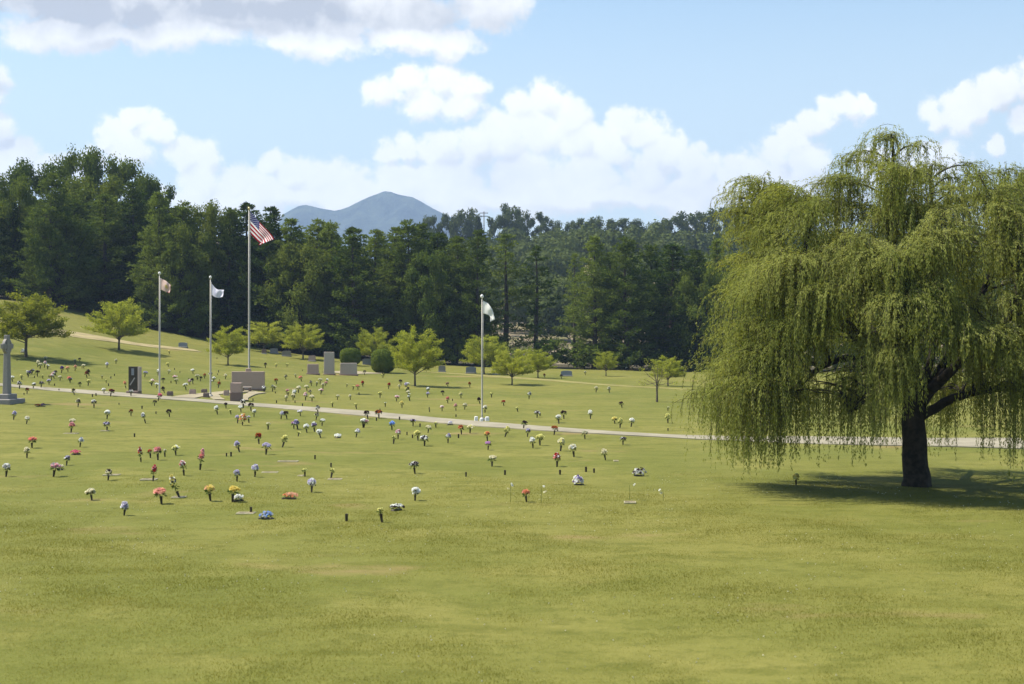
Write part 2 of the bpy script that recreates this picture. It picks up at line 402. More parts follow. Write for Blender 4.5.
# ------------------------------------------------------------------ ground sheet
def axis(parts):
    out = []
    for a, b, st in parts: out.append(np.arange(a, b, st))
    return np.concatenate(out)
xs = axis([(-3000, -600, 600), (-600, -160, 20), (-160, 160, 2), (160, 600, 20), (600, 3001, 600)])
ys = axis([(-300, -20, 20), (-20, 200, 1.5), (200, 560, 6), (560, 1400, 40), (1400, 4601, 400)])
XX, YY = np.meshgrid(xs, ys)
ZZ = gz(XX, YY)
V = np.stack([XX, YY, ZZ], -1).reshape(-1, 3)
nx = len(xs); i = np.arange(len(ys) - 1)[:, None]; j = np.arange(nx - 1)[None]
Q = np.stack([i * nx + j, i * nx + j + 1, (i + 1) * nx + j + 1, (i + 1) * nx + j], -1).reshape(-1, 4)
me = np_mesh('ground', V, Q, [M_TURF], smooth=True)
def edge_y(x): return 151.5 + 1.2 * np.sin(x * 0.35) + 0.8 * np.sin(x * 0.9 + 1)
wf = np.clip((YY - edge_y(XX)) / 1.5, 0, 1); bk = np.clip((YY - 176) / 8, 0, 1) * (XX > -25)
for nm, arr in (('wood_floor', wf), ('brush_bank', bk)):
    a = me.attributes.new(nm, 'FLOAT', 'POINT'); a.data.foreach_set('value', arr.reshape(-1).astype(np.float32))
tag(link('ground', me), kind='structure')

# the blades of the near turf
gg = np.random.default_rng(3)
Y = np.sqrt(gg.uniform(13.0 ** 2, 46.0 ** 2, 3000000)); half = .40 * Y + 9; X = gg.uniform(-1, 1, len(Y)) * half
patch = .5 + .5 * np.sin(X * 1.7 + np.sin(Y * 1.1) * 1.5) * np.sin(Y * 1.9 + np.sin(X * .8) * 2)
keep = gg.random(len(Y)) < (1.0 * np.clip((46 - Y) / 26, 0, 1) ** .8 * (.34 + .40 * patch) * np.clip((half - np.abs(X)) / 6, 0, 1)); X, Y = X[keep], Y[keep]; n = len(X)
hgt = gg.uniform(.012, .036, n) * (.75 + .5 * patch[keep]); a = gg.uniform(0, 6.283, n); ln = hgt * gg.uniform(.2, 1.1, n); a2 = gg.uniform(0, 6.283, n); hw = gg.uniform(.002, .005, n)
Bz = gz(X, Y) - .004
V = np.stack([np.stack([X + hw * np.cos(a2), Y + hw * np.sin(a2), Bz], -1), np.stack([X - hw * np.cos(a2), Y - hw * np.sin(a2), Bz], -1), np.stack([X + ln * np.cos(a), Y + ln * np.sin(a), Bz + hgt], -1)], 1).reshape(-1, 3)
tag(link('grass', np_mesh('grass', V, np.arange(3 * n).reshape(n, 3), [MATS['grass_blade']])), kind='stuff')
n = 1500; Y = np.sqrt(gg.uniform(14.0 ** 2, 44.0 ** 2, n)); X = gg.uniform(-1, 1, n) * (.40 * Y + 2); c = np.stack([X, Y, gz(X, Y) + .045], -1)
sel = np.sin(X * .5 + 1) * np.sin(Y * .4) > -.1; c = np.repeat(c[sel], 5, 0)
D = unit(gg.normal(size=(len(c), 3))); D[:, 2] = np.abs(D[:, 2]); Vc, Qc = leaves(c - D * .012, D, .026, .018)
tag(link('clover', np_mesh('clover', Vc, Qc, [MATS['clover_white']])), kind='stuff')

# mountain far behind
mx = np.linspace(-1500, 1300, 141); my = np.linspace(3300, 4600, 60)
MX, MY = np.meshgrid(mx, my)
Xp = np.array([-1500, -900, -760, -690, -640, -602, -588, -570, -535, -500, -470, -430, -395, -370, -352, -335, -310, -285, -255, -232, -205, -170, -120, 0, 300, 1300])
Pp = np.array([600, 520, 300, 240, 211, 203.5, 201.5, 203, 206, 208, 206.0, 198.5, 193, 190, 187.2, 190, 193, 193.5, 199, 204, 209, 215, 222, 240, 300, 420])
top = np.clip((342 - np.interp(MX, Xp, Pp)) / F * 4000 + EYE, -5, None)
dY = (MY - 4000) / np.where(MY < 4000, 620, 580)
rough = 1 + 0.05 * np.sin(MX / 47 + MY / 61) + 0.04 * np.sin(MX / 23 - MY / 80) - 0.07 * np.abs(np.sin(MX / 70 + .5 * np.sin(MY / 90)))
MZ = top * np.clip(1 - np.abs(dY) ** 1.25, 0, 1) * np.where(np.abs(dY) < 0.12, 1, rough) - 6
nx = len(mx); i = np.arange(len(my) - 1)[:, None]; j = np.arange(nx - 1)[None]
Q = np.stack([i * nx + j, i * nx + j + 1, (i + 1) * nx + j + 1, (i + 1) * nx + j], -1).reshape(-1, 4)
mm, t = new_mat('mountain_wood')
geo = t.node('ShaderNodeNewGeometry'); p = t.node('ShaderNodeBsdfDiffuse')
n1 = t.noise(geo.outputs['Position'], 0.018, 7, 0.72)
t.l.new(t.mix(t.smooth(n1.outputs[0], 0.35, 0.65), (0.010, 0.016, 0.014, 1), (0.060, 0.075, 0.044, 1)), p.inputs[0])
b = t.node('ShaderNodeBump'); b.inputs['Strength'].default_value = 0.8; b.inputs['Distance'].default_value = 25
n2 = t.noise(geo.outputs['Position'], 0.03, 5, 0.65); t.l.new(n2.outputs[0], b.inputs['Height']); t.l.new(b.outputs[0], p.inputs['Normal'])
t.l.new(p.outputs[0], t.out.inputs[0])
tag(link('mountain', np_mesh('mountain', np.stack([MX, MY, MZ], -1).reshape(-1, 3), Q, [mm], smooth=True)), kind='structure')

# haze: the summer air between here and the mountain
hb = MB(); hb.box(-3050, 3050, -320, 4650, -12, 560)
hm, t = new_mat('air')
pv = t.node('ShaderNodeVolumePrincipled'); pv.inputs['Color'].default_value = (0.50, 0.68, 1.0, 1); pv.inputs['Density'].default_value = 0.00021; pv.inputs['Anisotropy'].default_value = 0.15
t.l.new(pv.outputs[0], t.out.inputs['Volume'])
tag(hb.build('haze', [hm]), kind='stuff')

# ------------------------------------------------------------------ roads and paths
def ribbon(name, pix, width, mat, lift=0.03, n=16, end=True):
    pts = [at(p[0], p[1]) for p in pix]
    wd = [(p[2] if len(p) > 2 else width) for p in pix]
    P = np.array([[v.x, v.y] for v in pts]); d = np.r_[0, np.cumsum(np.linalg.norm(np.diff(P, axis=0), axis=1))]
    s = np.arange(0, d[-1], 0.8)
    def sm(v):
        w_ = np.interp(s, d, v); kk = np.ones(9) / 9
        return np.convolve(np.pad(w_, 4, mode='edge'), kk, 'valid')
    C = np.stack([sm(P[:, 0]), sm(P[:, 1])], -1); ww = sm(np.array(wd))
    T = unit(np.gradient(C, axis=0)); Nn = np.stack([-T[:, 1], T[:, 0]], -1)
    u = np.linspace(-.5, .5, 7)
    edge = 0.06 * np.sin(s * 1.7) + 0.05 * np.sin(s * 0.6 + 2)
    X = C[:, None] + Nn[:, None] * u[None, :, None] * (ww + edge)[:, None, None]
    Z = gz(X[..., 0], X[..., 1]) + lift
    V = np.concatenate([X, Z[..., None]], -1)
    sk = V[:, [0, -1]].copy(); sk[..., 2] -= lift + 0.05                       # edges go down into the turf
    V = np.concatenate([sk[:, :1], V, sk[:, 1:]], 1); m = V.shape[1]
    i = np.arange(len(s) - 1)[:, None]; j = np.arange(m - 1)[None]
    Q = np.stack([i * m + j + 1, i * m + j, (i + 1) * m + j, (i + 1) * m + j + 1], -1).reshape(-1, 4)
    return tag(link(name, np_mesh(name, V.reshape(-1, 3), Q, [MATS[mat]], smooth=False)), kind='structure')
ribbon('road', [(-60, 381), (0, 384.5), (20, 386), (60, 390), (100, 393.2), (130, 395.6), (170, 398.6), (220, 402), (260, 405), (300, 408.6), (365, 413.8), (420, 418.6), (480, 424), (540, 428.8),
                (600, 433), (650, 435.8), (700, 437.6), (760, 439.4, 2.6), (820, 440.6, 3.4), (880, 441.6, 4.6), (960, 443, 4.8), (1060, 445, 5.0)], 1.9, 'asphalt', 0.035)
ribbon('upper_lane', [(-30, 321, 4.5), (30, 327.5, 4.5), (62, 332.5, 4.5), (82, 335.5, 4.5), (100, 338.5, 4.2), (120, 342, 3.0), (165, 347.5, 2.6), (210, 352.5, 2.4)], 3.0, 'lane_gravel', 0.03)
ribbon('upper_lane', [(395, 370.5, .5), (420, 371.8, 1.4), (450, 373.4, 2.2), (480, 375.4, 2.4), (520, 378.4, 2.3), (560, 381.6, 2.0), (600, 384.6, 1.6), (650, 387.8, 1.3), (700, 390.5, 1.0)], 2.2, 'worn_grass', 0.03)
ribbon('paved_path', [(178, 399.2, 1.2), (192, 396, 1.3), (207, 393.6, 1.6), (225, 392.6, .8), (240, 392.2, 1.0), (268, 391.6, 1.2)], 1.2, 'concrete', 0.05)
ribbon('paved_path', [(208, 394, 1.0), (217, 398, .6), (222, 401.6, .6)], 0.8, 'concrete', 0.052)
ribbon('paved_path', [(263, 392.2, 1.0), (250, 394, .7), (243.5, 397, .5), (243, 402, .5)], 0.8, 'concrete', 0.054)
ribbon('paved_path', [(330, 373.6, 3.0), (352, 373, 3.2), (374, 372.4, 3.0)], 3.0, 'concrete', 0.05)

# ------------------------------------------------------------------ trees: kinds
def pine_parts(H, Lmax, nwh, seed, low=0.03, open_=0.0):
    g = np.random.default_rng(seed)
    tr = Acc(); cr = Acc()
    lean = g.normal(0, .012, 2)
    zz = np.linspace(0, H, 12)
    pts = np.stack([lean[0] * zz + .12 * np.sin(zz * .4 + seed), lean[1] * zz, zz], -1)
    pts[0, 2] = -0.8
    tr.add(*tube(pts, 0.30 * (1 - zz / H) ** .8 + .02, 8))
    hs = np.linspace(low * H, H * .985, nwh) + g.normal(0, .12, nwh)
    C = []; D = []; L = []; NN = []
    for h in hs:
        f = min(max(h / H, 0), .999)
        for a in g.uniform(0, 2 * np.pi) + np.arange(5) * 2 * np.pi / 5 + g.normal(0, .3, 5):
            if g.random() < 0.12 + open_ * (0.75 if f < 0.45 else 0.25): continue
            ln = (Lmax * (1 - f ** 2.1) * (0.55 + 0.45 * min(1, f * 6 + .4)) + .35) * g.uniform(.55, 1.12)
            o = np.array([np.interp(h, zz, pts[:, 0]), np.interp(h, zz, pts[:, 1]), h])
            dr = np.array([math.cos(a), math.sin(a), 0])
            rise = g.uniform(-.04, .16) + .45 * f ** 3
            br = bez(o, o + dr * ln * .55 + np.array([0, 0, ln * (rise - .10)]), o + dr * ln + np.array([0, 0, ln * (rise + .12)]), 7)
            tr.add(*tube(br, np.linspace(.05, .012, 7) * (1.2 - f), 3))
            nt = max(2, int(ln * 1.7 + .5))
            for u in np.linspace(.42, 1.0, nt):                             # needle clumps, apart from each other
                k = u * 6; q = br[int(min(k, 5))] + (br[min(int(k) + 1, 6)] - br[int(min(k, 5))]) * (k - int(min(k, 5)))
                q = q + g.normal(0, .16, 3) * np.array([1, 1, .4])
                w_ = g.uniform(.24, .42) * (.7 + .5 * ln / Lmax); m = 24
                off = unit(g.normal(size=(m, 3))) * (g.random((m, 1)) ** .5) * np.array([w_ * 1.15, w_ * 1.15, w_ * .62])
                C.append(q + off); NN.append(off / w_ + np.array([0, 0, .25]))
                D.append(dr * .45 + off / w_ * .9 + np.array([0, 0, .35]) + g.normal(0, .25, (m, 3))); L.append(g.uniform(.22, .42, m))
    C = np.concatenate(C); D = np.concatenate(D); L = np.concatenate(L)
    cr.add(*leaves(C, D, L, L * .42, N=np.concatenate(NN)))
    return tr.mesh('trunk', ['bark_pine'], True), cr.mesh('crown', ['leaf_pine'])
def broad_parts(H, Wd, nl, seed, leaf, mat='leaf_dark', per=480, base=.18, bark='bark'):
    """a round-crowned tree: trunk, limbs and leaf clumps with gaps between"""
    g = np.random.default_rng(seed); tr = Acc(); cr = Acc()
    zz = np.linspace(0, H * .75, 8)
    tp = np.stack([.15 * np.sin(zz * .5 + seed), .1 * np.cos(zz * .4), zz], -1); tp[0, 2] = -.5
    tr.add(*tube(tp, H * .022 * (1 - zz / H) + .02, 8))
    C = []; D = []; NN = []
    for k in range(nl):
        u = (k + .5) / nl; z = H * (base + (.95 - base) * u ** .8)
        rr = Wd * .5 * math.sin(math.pi * min(1, .18 + .80 * (1 - u ** 1.9) * .62 + .0)) * g.uniform(.45, 1.0)
        a = k * 2.39996 + g.uniform(-.4, .4)
        c = np.array([rr * math.cos(a), rr * math.sin(a), z])
        cr_ = Wd * g.uniform(.13, .23)
        o = tp[min(7, int(7 * min(.95, max(.15, (z / H) - .2))))]
        tr.add(*tube(bez(o, (o + c) / 2 + np.array([0, 0, -.06 * H]), c, 5), np.linspace(H * .009, .02, 5), 4))
        d = unit(g.normal(size=(per, 3))); r = g.random(per) ** .4
        sub = unit(g.normal(size=(9, 3))); pick = sub[g.integers(0, 9, per)]
        q = c + (d * .55 + pick * .62) * (cr_ * r)[:, None] * np.array([1.05, 1.05, .78])
        C.append(q); NN.append(d + pick * .8 + np.array([0, 0, .2])); D.append(np.cross(d, g.normal(size=(per, 3))) + .3 * d)
    C = np.concatenate(C); D = np.concatenate(D)
    Ls = leaf * g.uniform(.6, 1.3, len(C))
    cr.add(*leaves(C, D, Ls, Ls * .75, N=np.concatenate(NN)))
    return tr.mesh('trunk', [bark], True), cr.mesh('crown', [mat])
def spread_parts(H, Wd, seed, nb=15, dens=1.0, mat='leaf_lime', trunk=.22, leaf=.135, bare=0):
    """a low ornamental tree whose boughs sweep up and outward in feathery layers"""
    g = np.random.default_rng(seed); tr = Acc(); cr = Acc()
    th = H * trunk
    tr.add(*tube(np.array([[0, 0, -.4], [0, 0, 0], [.02, 0, th * .5], [0, .02, th * 1.1], [0, 0, th * 1.6]]), np.array([.15, .13, .10, .095, .06]) * H / 4, 8))
    C = []; D = []; Ls = []
    for k in range(nb):
        a = k * 2.39996 + g.uniform(-.3, .3); u = (k + .5) / nb; th_ = math.radians(-6 + 92 * u ** 1.15)
        tipr = Wd * .5 * math.cos(th_) ** .8 * g.uniform(.9, 1.06) if th_ < 1.57 else .1; tipz = H * (.40 + .60 * math.sin(th_)) * g.uniform(.92, 1.06)
        dr = np.array([math.cos(a), math.sin(a), 0]); o = np.array([0, 0, th * g.uniform(.8, 1.4)])
        tip = dr * tipr + np.array([0, 0, tipz])
        b = bez(o, dr * tipr * .58 + np.array([0, 0, th + (tipz - th) * .52 + .05 * H]), tip, 9)
        tr.add(*tube(b, np.linspace(.034, .007, 9) * H / 4, 4))
        for s in range(7):                                             # side sprays
            v = .26 + .74 * (s + g.random()) / 7; kk = min(7, int(v * 8)); q = b[kk] + (b[kk + 1] - b[kk]) * (v * 8 - kk if kk < 7 else g.random())
            sa = a + g.choice([-1, 1]) * g.uniform(.25, 1.1); ln = H * g.uniform(.11, .21)
            sd = np.array([math.cos(sa), math.sin(sa), g.uniform(.1, .65)])
            e = q + sd * ln
            tr.add(*tube(np.stack([q, (q + e) / 2 + np.array([0, 0, .02]), e]), np.array([.014, .01, .006]) * H / 4, 3))
            if s < bare: continue
            m = int(115 * dens)
            t_ = g.uniform(.05, 1.1, m)[:, None]
            cc = q + (e - q) * t_ + g.normal(0, 1, (m, 3)) * np.array([.145, .145, .075]) * H / 4
            C.append(cc); D.append(sd + g.normal(0, .7, (m, 3)) + np.array([0, 0, .1])); Ls.append(g.uniform(.6, 1.2, m) * leaf)
    C = np.concatenate(C); D = np.concatenate(D); Ls = np.concatenate(Ls)
    cr.add(*leaves(C, D, Ls, Ls * .55))
    return tr.mesh('trunk', ['bark_grey'], True), cr.mesh('crown', [mat])
def place_tree(name, parts, loc, sc, rz, label, cat='tree', group=None):
    r = empty(name, loc, rz, sc)
    tag(r, label, cat, group)
    link('trunk', parts[0], r); link('crown', parts[1], r)
    return r

ORD = ['first', 'second', 'third', 'fourth', 'fifth', 'sixth', 'seventh', 'eighth', 'ninth', 'tenth', 'eleventh', 'twelfth', 'thirteenth', 'fourteenth', 'fifteenth']
def relabel(items, lms, zone):
    """items: dicts with px, desc, obj; a label that counts from the nearest landmark"""
    bins = {}
    for it in items:
        lm = min(lms, key=lambda q: abs(q[0] - it['px']))
        side = 'left' if it['px'] < lm[0] else 'right'
        bins.setdefault((it['desc'], lm, side), []).append(it)
    for (desc, lm, side), L in bins.items():
        L.sort(key=lambda it: abs(it['px'] - lm[0]))
        for k, it in enumerate(L):
            it['obj']['label'] = f"{desc} {zone}, " + (f"{ORD[k]} {side} of {lm[1]}" if len(L) > 1 else f"{side} of {lm[1]}")

# ------------------------------------------------------------------ the pine wood along the lawn's far edge
PINES = [pine_parts(17, 3.6, 36, 11), pine_parts(17, 3.1, 34, 12), pine_parts(17, 4.0, 38, 13), pine_parts(17, 3.4, 33, 14, .05, .2), pine_parts(17, 3.7, 36, 15)]
OPENP = [pine_parts(17, 3.4, 21, 21, .16, .85), pine_parts(17, 3.2, 19, 22, .22, .9)]
def put_pine(px, topy, Y, parts, wide=1.0):
    X = (px - 512) / F * Y; z = gzf(X, Y); h = EYE + (342 - topy) / F * Y - z
    s = h / 17.9; sw = (0.45 + 0.55 * s) * wide * random.uniform(.92, 1.08)
    r = place_tree('pine_tree', parts, (X, Y, z), (sw, sw, s), random.uniform(0, 6.28), 'pine', 'tree', 'dark pines along the far edge of the lawn')
    return r
FRONT = [(-14, 196), (12, 200), (48, 170), (72, 196), (103, 190), (135, 178), (158, 186), (180, 197), (228, 203), (246, 198), (268, 203), (290, 213), (312, 216), (333, 217), (352, 223), (374, 226),
         (396, 222), (414, 216), (436, 228), (456, 232), (476, 226), (594, 231), (626, 234), (652, 240), (672, 240), (694, 246), (717, 234), (742, 250), (768, 246), (800, 242), (835, 248), (872, 240), (905, 246), (945, 244), (985, 250), (1020, 246), (1050, 250), (1082, 244), (1118, 250), (1150, 242), (1188, 250), (1225, 246), (1265, 252), (-42, 192), (-75, 186), (-110, 190), (-148, 180)]
FS = sorted(FRONT)
LM_P = [(7, 'the stone cross'), (119, 'the lone slope tree'), (159, 'the peach flag'), (210, 'the lavender flag'), (249, 'the striped flag'), (329, 'the tall pale slab'), (415, 'the largest lime tree'), (482, 'the white flag'), (605, 'the smallest lime tree'), (657, 'the bare-twigged tree'), (917, 'the willow trunk')]
items = []
for k, (px, ty) in enumerate(FRONT):
    o = put_pine(px, ty, 152.5 + 8 * random.random(), PINES[k % 5], random.uniform(.95, 1.25))
    items.append(dict(px=px, desc='dark pine', obj=o))
relabel(items, LM_P, 'in the front row')
items = []
for k, px in enumerate(np.arange(-40, 466, 17.5)):
    px = float(px + random.uniform(-6, 6)); ty = np.interp(px, [p[0] for p in FS], [p[1] for p in FS]) + (random.uniform(0, 18) if not 270 < px < 350 else random.uniform(8, 16))
    o = put_pine(px, ty, 160 + 6 * random.random(), PINES[(k * 2 + 1) % 5], 1.2)
    items.append(dict(px=px, desc='shaded pine', obj=o))
for k, px in enumerate((611, 664, 706, 756)):
    o = put_pine(px, np.interp(px, [p[0] for p in FS], [p[1] for p in FS]) + 8 + random.uniform(0, 10), 160 + 4 * random.random(), PINES[(k + 2) % 5], 1.1)
    items.append(dict(px=px, desc='shaded pine', obj=o))
relabel(items, LM_P, 'behind the front row')
o = put_pine(505, 229, 156, OPENP[0], 1.15); o['label'] = 'open pine with a bare lower trunk just right of the white flag'
o = put_pine(537, 243, 157, OPENP[1], 1.1); o['label'] = 'open pine with a tall bare trunk beside the gap in the wood'
o = put_pine(575, 250, 160, OPENP[1], 0.7); o['label'] = 'thin open pine on the right side of the gap in the wood'

# broadleaf trees among and behind the pines on the slope
BD = [broad_parts(12, 9, 30, 31, .25, per=850), broad_parts(12, 8, 28, 32, .25, per=850), broad_parts(12, 8.5, 30, 33, .24, 'leaf_fresh', 850)]
def put_broad(px, topy, Y, parts, wpx, label, name='broadleaf_tree', group=None, H=12.0, W0=8.5):
    X = (px - 512) / F * Y; z = gzf(X, Y); h = EYE + (342 - topy) / F * Y - z
    s = h / H; sw = wpx / F * Y / W0
    return place_tree(name, parts, (X, Y, z), (sw, sw, s), random.uniform(0, 6.28), label, 'tree', group)
put_broad(82, 148, 178, BD[0], 62, 'tallest dark round tree standing above the pines at upper left')
put_broad(32, 164, 180, BD[1], 70, 'dark round tree above the pines near the left edge')
put_broad(126, 160, 182, BD[1], 60, 'dark round tree above the pines, right of the tallest one')
put_broad(152, 176, 178, BD[0], 40, 'small dark round tree topping the slope of the pines')
put_broad(14, 176, 158, BD[2], 50, 'bright green broadleaf tree at the left edge of the wood')
put_broad(92, 176, 168, BD[2], 66, 'bright green broadleaf tree among the pines under the tallest tree')
put_broad(206, 203, 157, BD[2], 48, 'bright green narrow tree in the pine wood, left of the striped flag')
for px, ty, Y, kd, wpx, lb in ((300, 244, 154, 2, 62, 'fresh green broadleaf tree in front of the pines right of the striped flag'), (432, 250, 154, 0, 60, 'dark broadleaf tree in front of the pines left of the white flag'),
                               (700, 268, 152.5, 2, 52, 'fresh green broadleaf tree before the pines left of the willow'), (62, 214, 153, 0, 60, 'dark broadleaf tree in front of the pines above the broad green tree'), (182, 226, 153, 2, 56, 'fresh green broadleaf tree above the peach flag')):
    put_broad(px, ty, Y, BD[kd], wpx, lb)
BUSH = [broad_parts(3, 3.2, 14, 41, .24, 'leaf_fresh', 160, .12), broad_parts(3, 3.4, 14, 42, .24, 'leaf_dark', 160, .1)]
for px, ty, wpx, kd, lb in ((194, 314, 26, 0, 'sunlit bush at the foot of the pines left of the lavender flag'), (458, 338, 24, 0, 'green bush under the pines left of the white flag'),
                            (548, 340, 40, 1, 'dark bush under the open pines right of the white flag'), (490, 338, 46, 1, 'dark bush under the open pine behind the white flag'),
                            (585, 346, 40, 1, 'dark bush at the wood edge left of the smallest lime tree'), (640, 350, 46, 1, 'dark bush at the wood edge right of the smallest lime tree'),
                            (716, 360, 40, 0, 'lime green bush beside the willow at the wood edge'), (700, 352, 44, 1, 'dark bush at the wood edge left of the willow')):
    put_broad(px, ty, 152.5, BUSH[kd], wpx, lb, 'bush', None, 3.0, 3.2)['category'] = 'bush'
# brush on the bank behind the wood (nobody could count it)
ac = Acc()
for k in range(420):
    X = random.uniform(-24, 75); Y = random.uniform(186, 240); z = gzf(X, Y); n = 60; r = random.uniform(.7, 1.8)
    d = unit(rng.normal(size=(n, 3))); d[:, 2] = np.abs(d[:, 2])
    L = rng.uniform(.25, .55, n)
    ac.add(*leaves(np.array([X, Y, z]) + d * r * rng.uniform(.5, 1, (n, 1)), d + rng.normal(0, .5, (n, 3)), L, L * .6), 0 if random.random() < .6 else 1)
tag(link('undergrowth', ac.mesh('undergrowth', ['leaf_brush', 'leaf_fresh'])), kind='stuff')

# far wooded hill
ac = Acc()
for k in range(560):
    Y = random.uniform(235, 470); X = random.uniform(-.066, .34) * Y; z = gzf(X, Y)
    h = random.uniform(7, 11) if Y < 400 else random.uniform(5.5, 8); wd = h * random.uniform(.65, .95)
    for q in range(6):
        a = random.uniform(0, 6.28); rr = wd * .33 * random.random() ** .5
        c = np.array([X + rr * math.cos(a), Y + rr * math.sin(a), z + h * random.uniform(.25, .82)]); n = 110
        d = unit(rng.normal(size=(n, 3))); L = rng.uniform(.6, 1.0, n) * Y / 420
        ac.add(*leaves(c + d * wd * .30 * rng.random((n, 1)) ** .4, np.cross(d, rng.normal(size=(n, 3))), L * 1.15, L, N=d + np.array([0, 0, .3])))
tag(link('woods', ac.mesh('woods', ['leaf_far'])), kind='stuff')
FAR = [broad_parts(12, 9, 16, 51, .5, 'leaf_far', 380), broad_parts(12, 8, 15, 52, .5, 'leaf_far', 380), broad_parts(12, 10, 18, 53, .5, 'leaf_far', 380)]
LM_H = [(484, 'the utility pole'), (560, 'the gap in the pines'), (657, 'the bare-twigged young tree'), (735, 'the left side of the willow')]
items = []
for k, (px, ty, wp) in enumerate([(430, 217, 26), (447, 214, 24), (463, 213, 30), (474, 216, 22), (498, 216, 26), (512, 208, 26), (522, 211, 20), (541, 213, 22), (553, 222, 20), (571, 222, 18), (582, 219, 22), (593, 219, 20), (605, 220, 30), (625, 219, 30),
                                  (640, 222, 26), (660, 223, 24), (674, 217, 30), (690, 215, 28), (703, 213, 26), (720, 208, 30), (735, 207, 26), (760, 204, 34), (800, 200, 40)]):
    o = put_broad(px, ty, 440 + 12 * random.random(), FAR[k % 3], wp, 'x', 'hilltop_tree', 'trees on the skyline of the far hill', 12.0, 9.0)
    items.append(dict(px=px, desc='hazy tree', obj=o))
relabel(items, LM_H, 'on the far hill skyline')
up = empty('utility_pole', (-28 / F * 445, 445, gzf(-28 / F * 445, 445))); tag(up, 'tiny wooden utility pole with crossarms on the far hill skyline', 'utility pole')
hz_ = EYE + (342 - 211.5) / F * 445 - up.location.z
b = MB(); b.lathe([(.20, 0), (.14, hz_)], 8); b.build('post', ['old_wood'], up)
for dz in (.5, 1.5):
    b = MB(); b.box(-1.3, 1.3, -.30, -.15, hz_ - dz - .12, hz_ - dz + .1); b.build('crossarm', ['old_wood'], up)

# ------------------------------------------------------------------ ornamental lime-green trees on the lawn
SP = [spread_parts(4, 5.4, 61, 24, 1.15), spread_parts(4, 5.0, 62, 24, 1.1), spread_parts(4, 5.8, 63, 28, 1.2), spread_parts(4, 4.8, 64, 20, 1.0)]
SPARSE = spread_parts(4, 3.6, 66, 13, .10, 'leaf_lime', .34, .14, 4)
DENSE = spread_parts(4, 4.8, 67, 28, 1.15, 'leaf_olive', .28, .14)
for px, by, ty, wpx, parts, lb in (
        (26, 357, 299, 70, DENSE, 'broad green tree on the slope behind the stone cross'),
        (119, 350, 303, 64, SP[0], 'lone lime green spreading tree below the gravel lane on the slope'),
        (228, 365, 329, 40, SP[1], 'small lime tree just left of the tall flagpole, nearest the plaza'),
        (264, 352, 322, 44, SP[3], 'lime tree right behind the tall flagpole at the wood edge'),
        (303, 359, 325, 44, SP[0], 'lime spreading tree at the wood edge left of the tall pale slab'),
        (374, 366, 330, 40, SP[1], 'lime tree standing behind the two clipped round shrubs'),
        (415, 386, 332, 60, SP[2], 'largest lime tree, right of the clipped shrubs on the middle lawn'),
        (484, 374, 336, 48, SP[3], 'bright lime tree at the wood edge behind the white flag pole'),
        (512, 385, 350, 46, SP[0], 'small flat-topped lime tree right of the white flag pole'),
        (538, 378, 351, 36, SP[1], 'small lime tree between the flat-topped one and the grey boulder'),
        (606, 376, 352, 26, SP[3], 'smallest lime tree, alone before the dark pines'),
        (668, 386, 358, 36, SP[1], 'lime young tree directly behind the bare-twigged one'),
        (657, 402, 360, 34, SPARSE, 'bare-twigged young tree with few leaves on the far lawn'),
        (738, 390, 350, 40, SP[3], 'lime tree half hidden behind the left side of the willow')):
    P = at(px, by); d = P.y; s = (by - ty) / F * d / 4.0; W0 = {id(SP[0]): 6.2, id(SP[1]): 5.8, id(SP[2]): 6.6, id(SP[3]): 5.5, id(SPARSE): 3.6, id(DENSE): 4.8}[id(parts)]
    sw = wpx / F * d / W0
    place_tree('ornamental_tree', parts, P, (sw, sw, s), random.uniform(0, 6.28), lb, 'tree', 'lime green ornamental trees on the lawn')

# clipped shrubs
def shrub(px, by, ty, wpx, lb, seed):
    P = at(px, by); d = P.y; h = (by - ty) / F * d; r = wpx / F * d / 2
    g = np.random.default_rng(seed); n = 9000
    dd = unit(g.normal(size=(n, 3))); sq = (np.abs(dd) ** 3.0).sum(1) ** (-1 / 3.0)
    C = dd * sq[:, None] * np.array([r, r, h / 2]) * g.uniform(.90, 1.0, (n, 1)) + np.array([0, 0, h / 2])
    ac = Acc(); L = g.uniform(.05, .10, n) * 1.3
    ac.add(*leaves(C, np.cross(dd, g.normal(size=(n, 3))), L, L * .8, N=dd))
    V = []; 
    root = empty('clipped_shrub', P); tag(root, lb, 'shrub', 'clipped evergreen shrubs beside the pale stones')
    link('foliage', ac.mesh('foliage', ['leaf_box']), root)
    core = MB(); core.lathe([(r * .5, .05), (r * .82, h * .2), (r * .86, h * .6), (r * .6, h * .86), (r * .2, h * .92)], 14); core.build('stems', ['leaf_box'], root)
shrub(350.5, 365, 348, 21, 'smaller round clipped shrub behind the wide pale stone', 71)
shrub(383, 373, 349, 24, 'larger round clipped shrub left of the largest lime tree', 72)

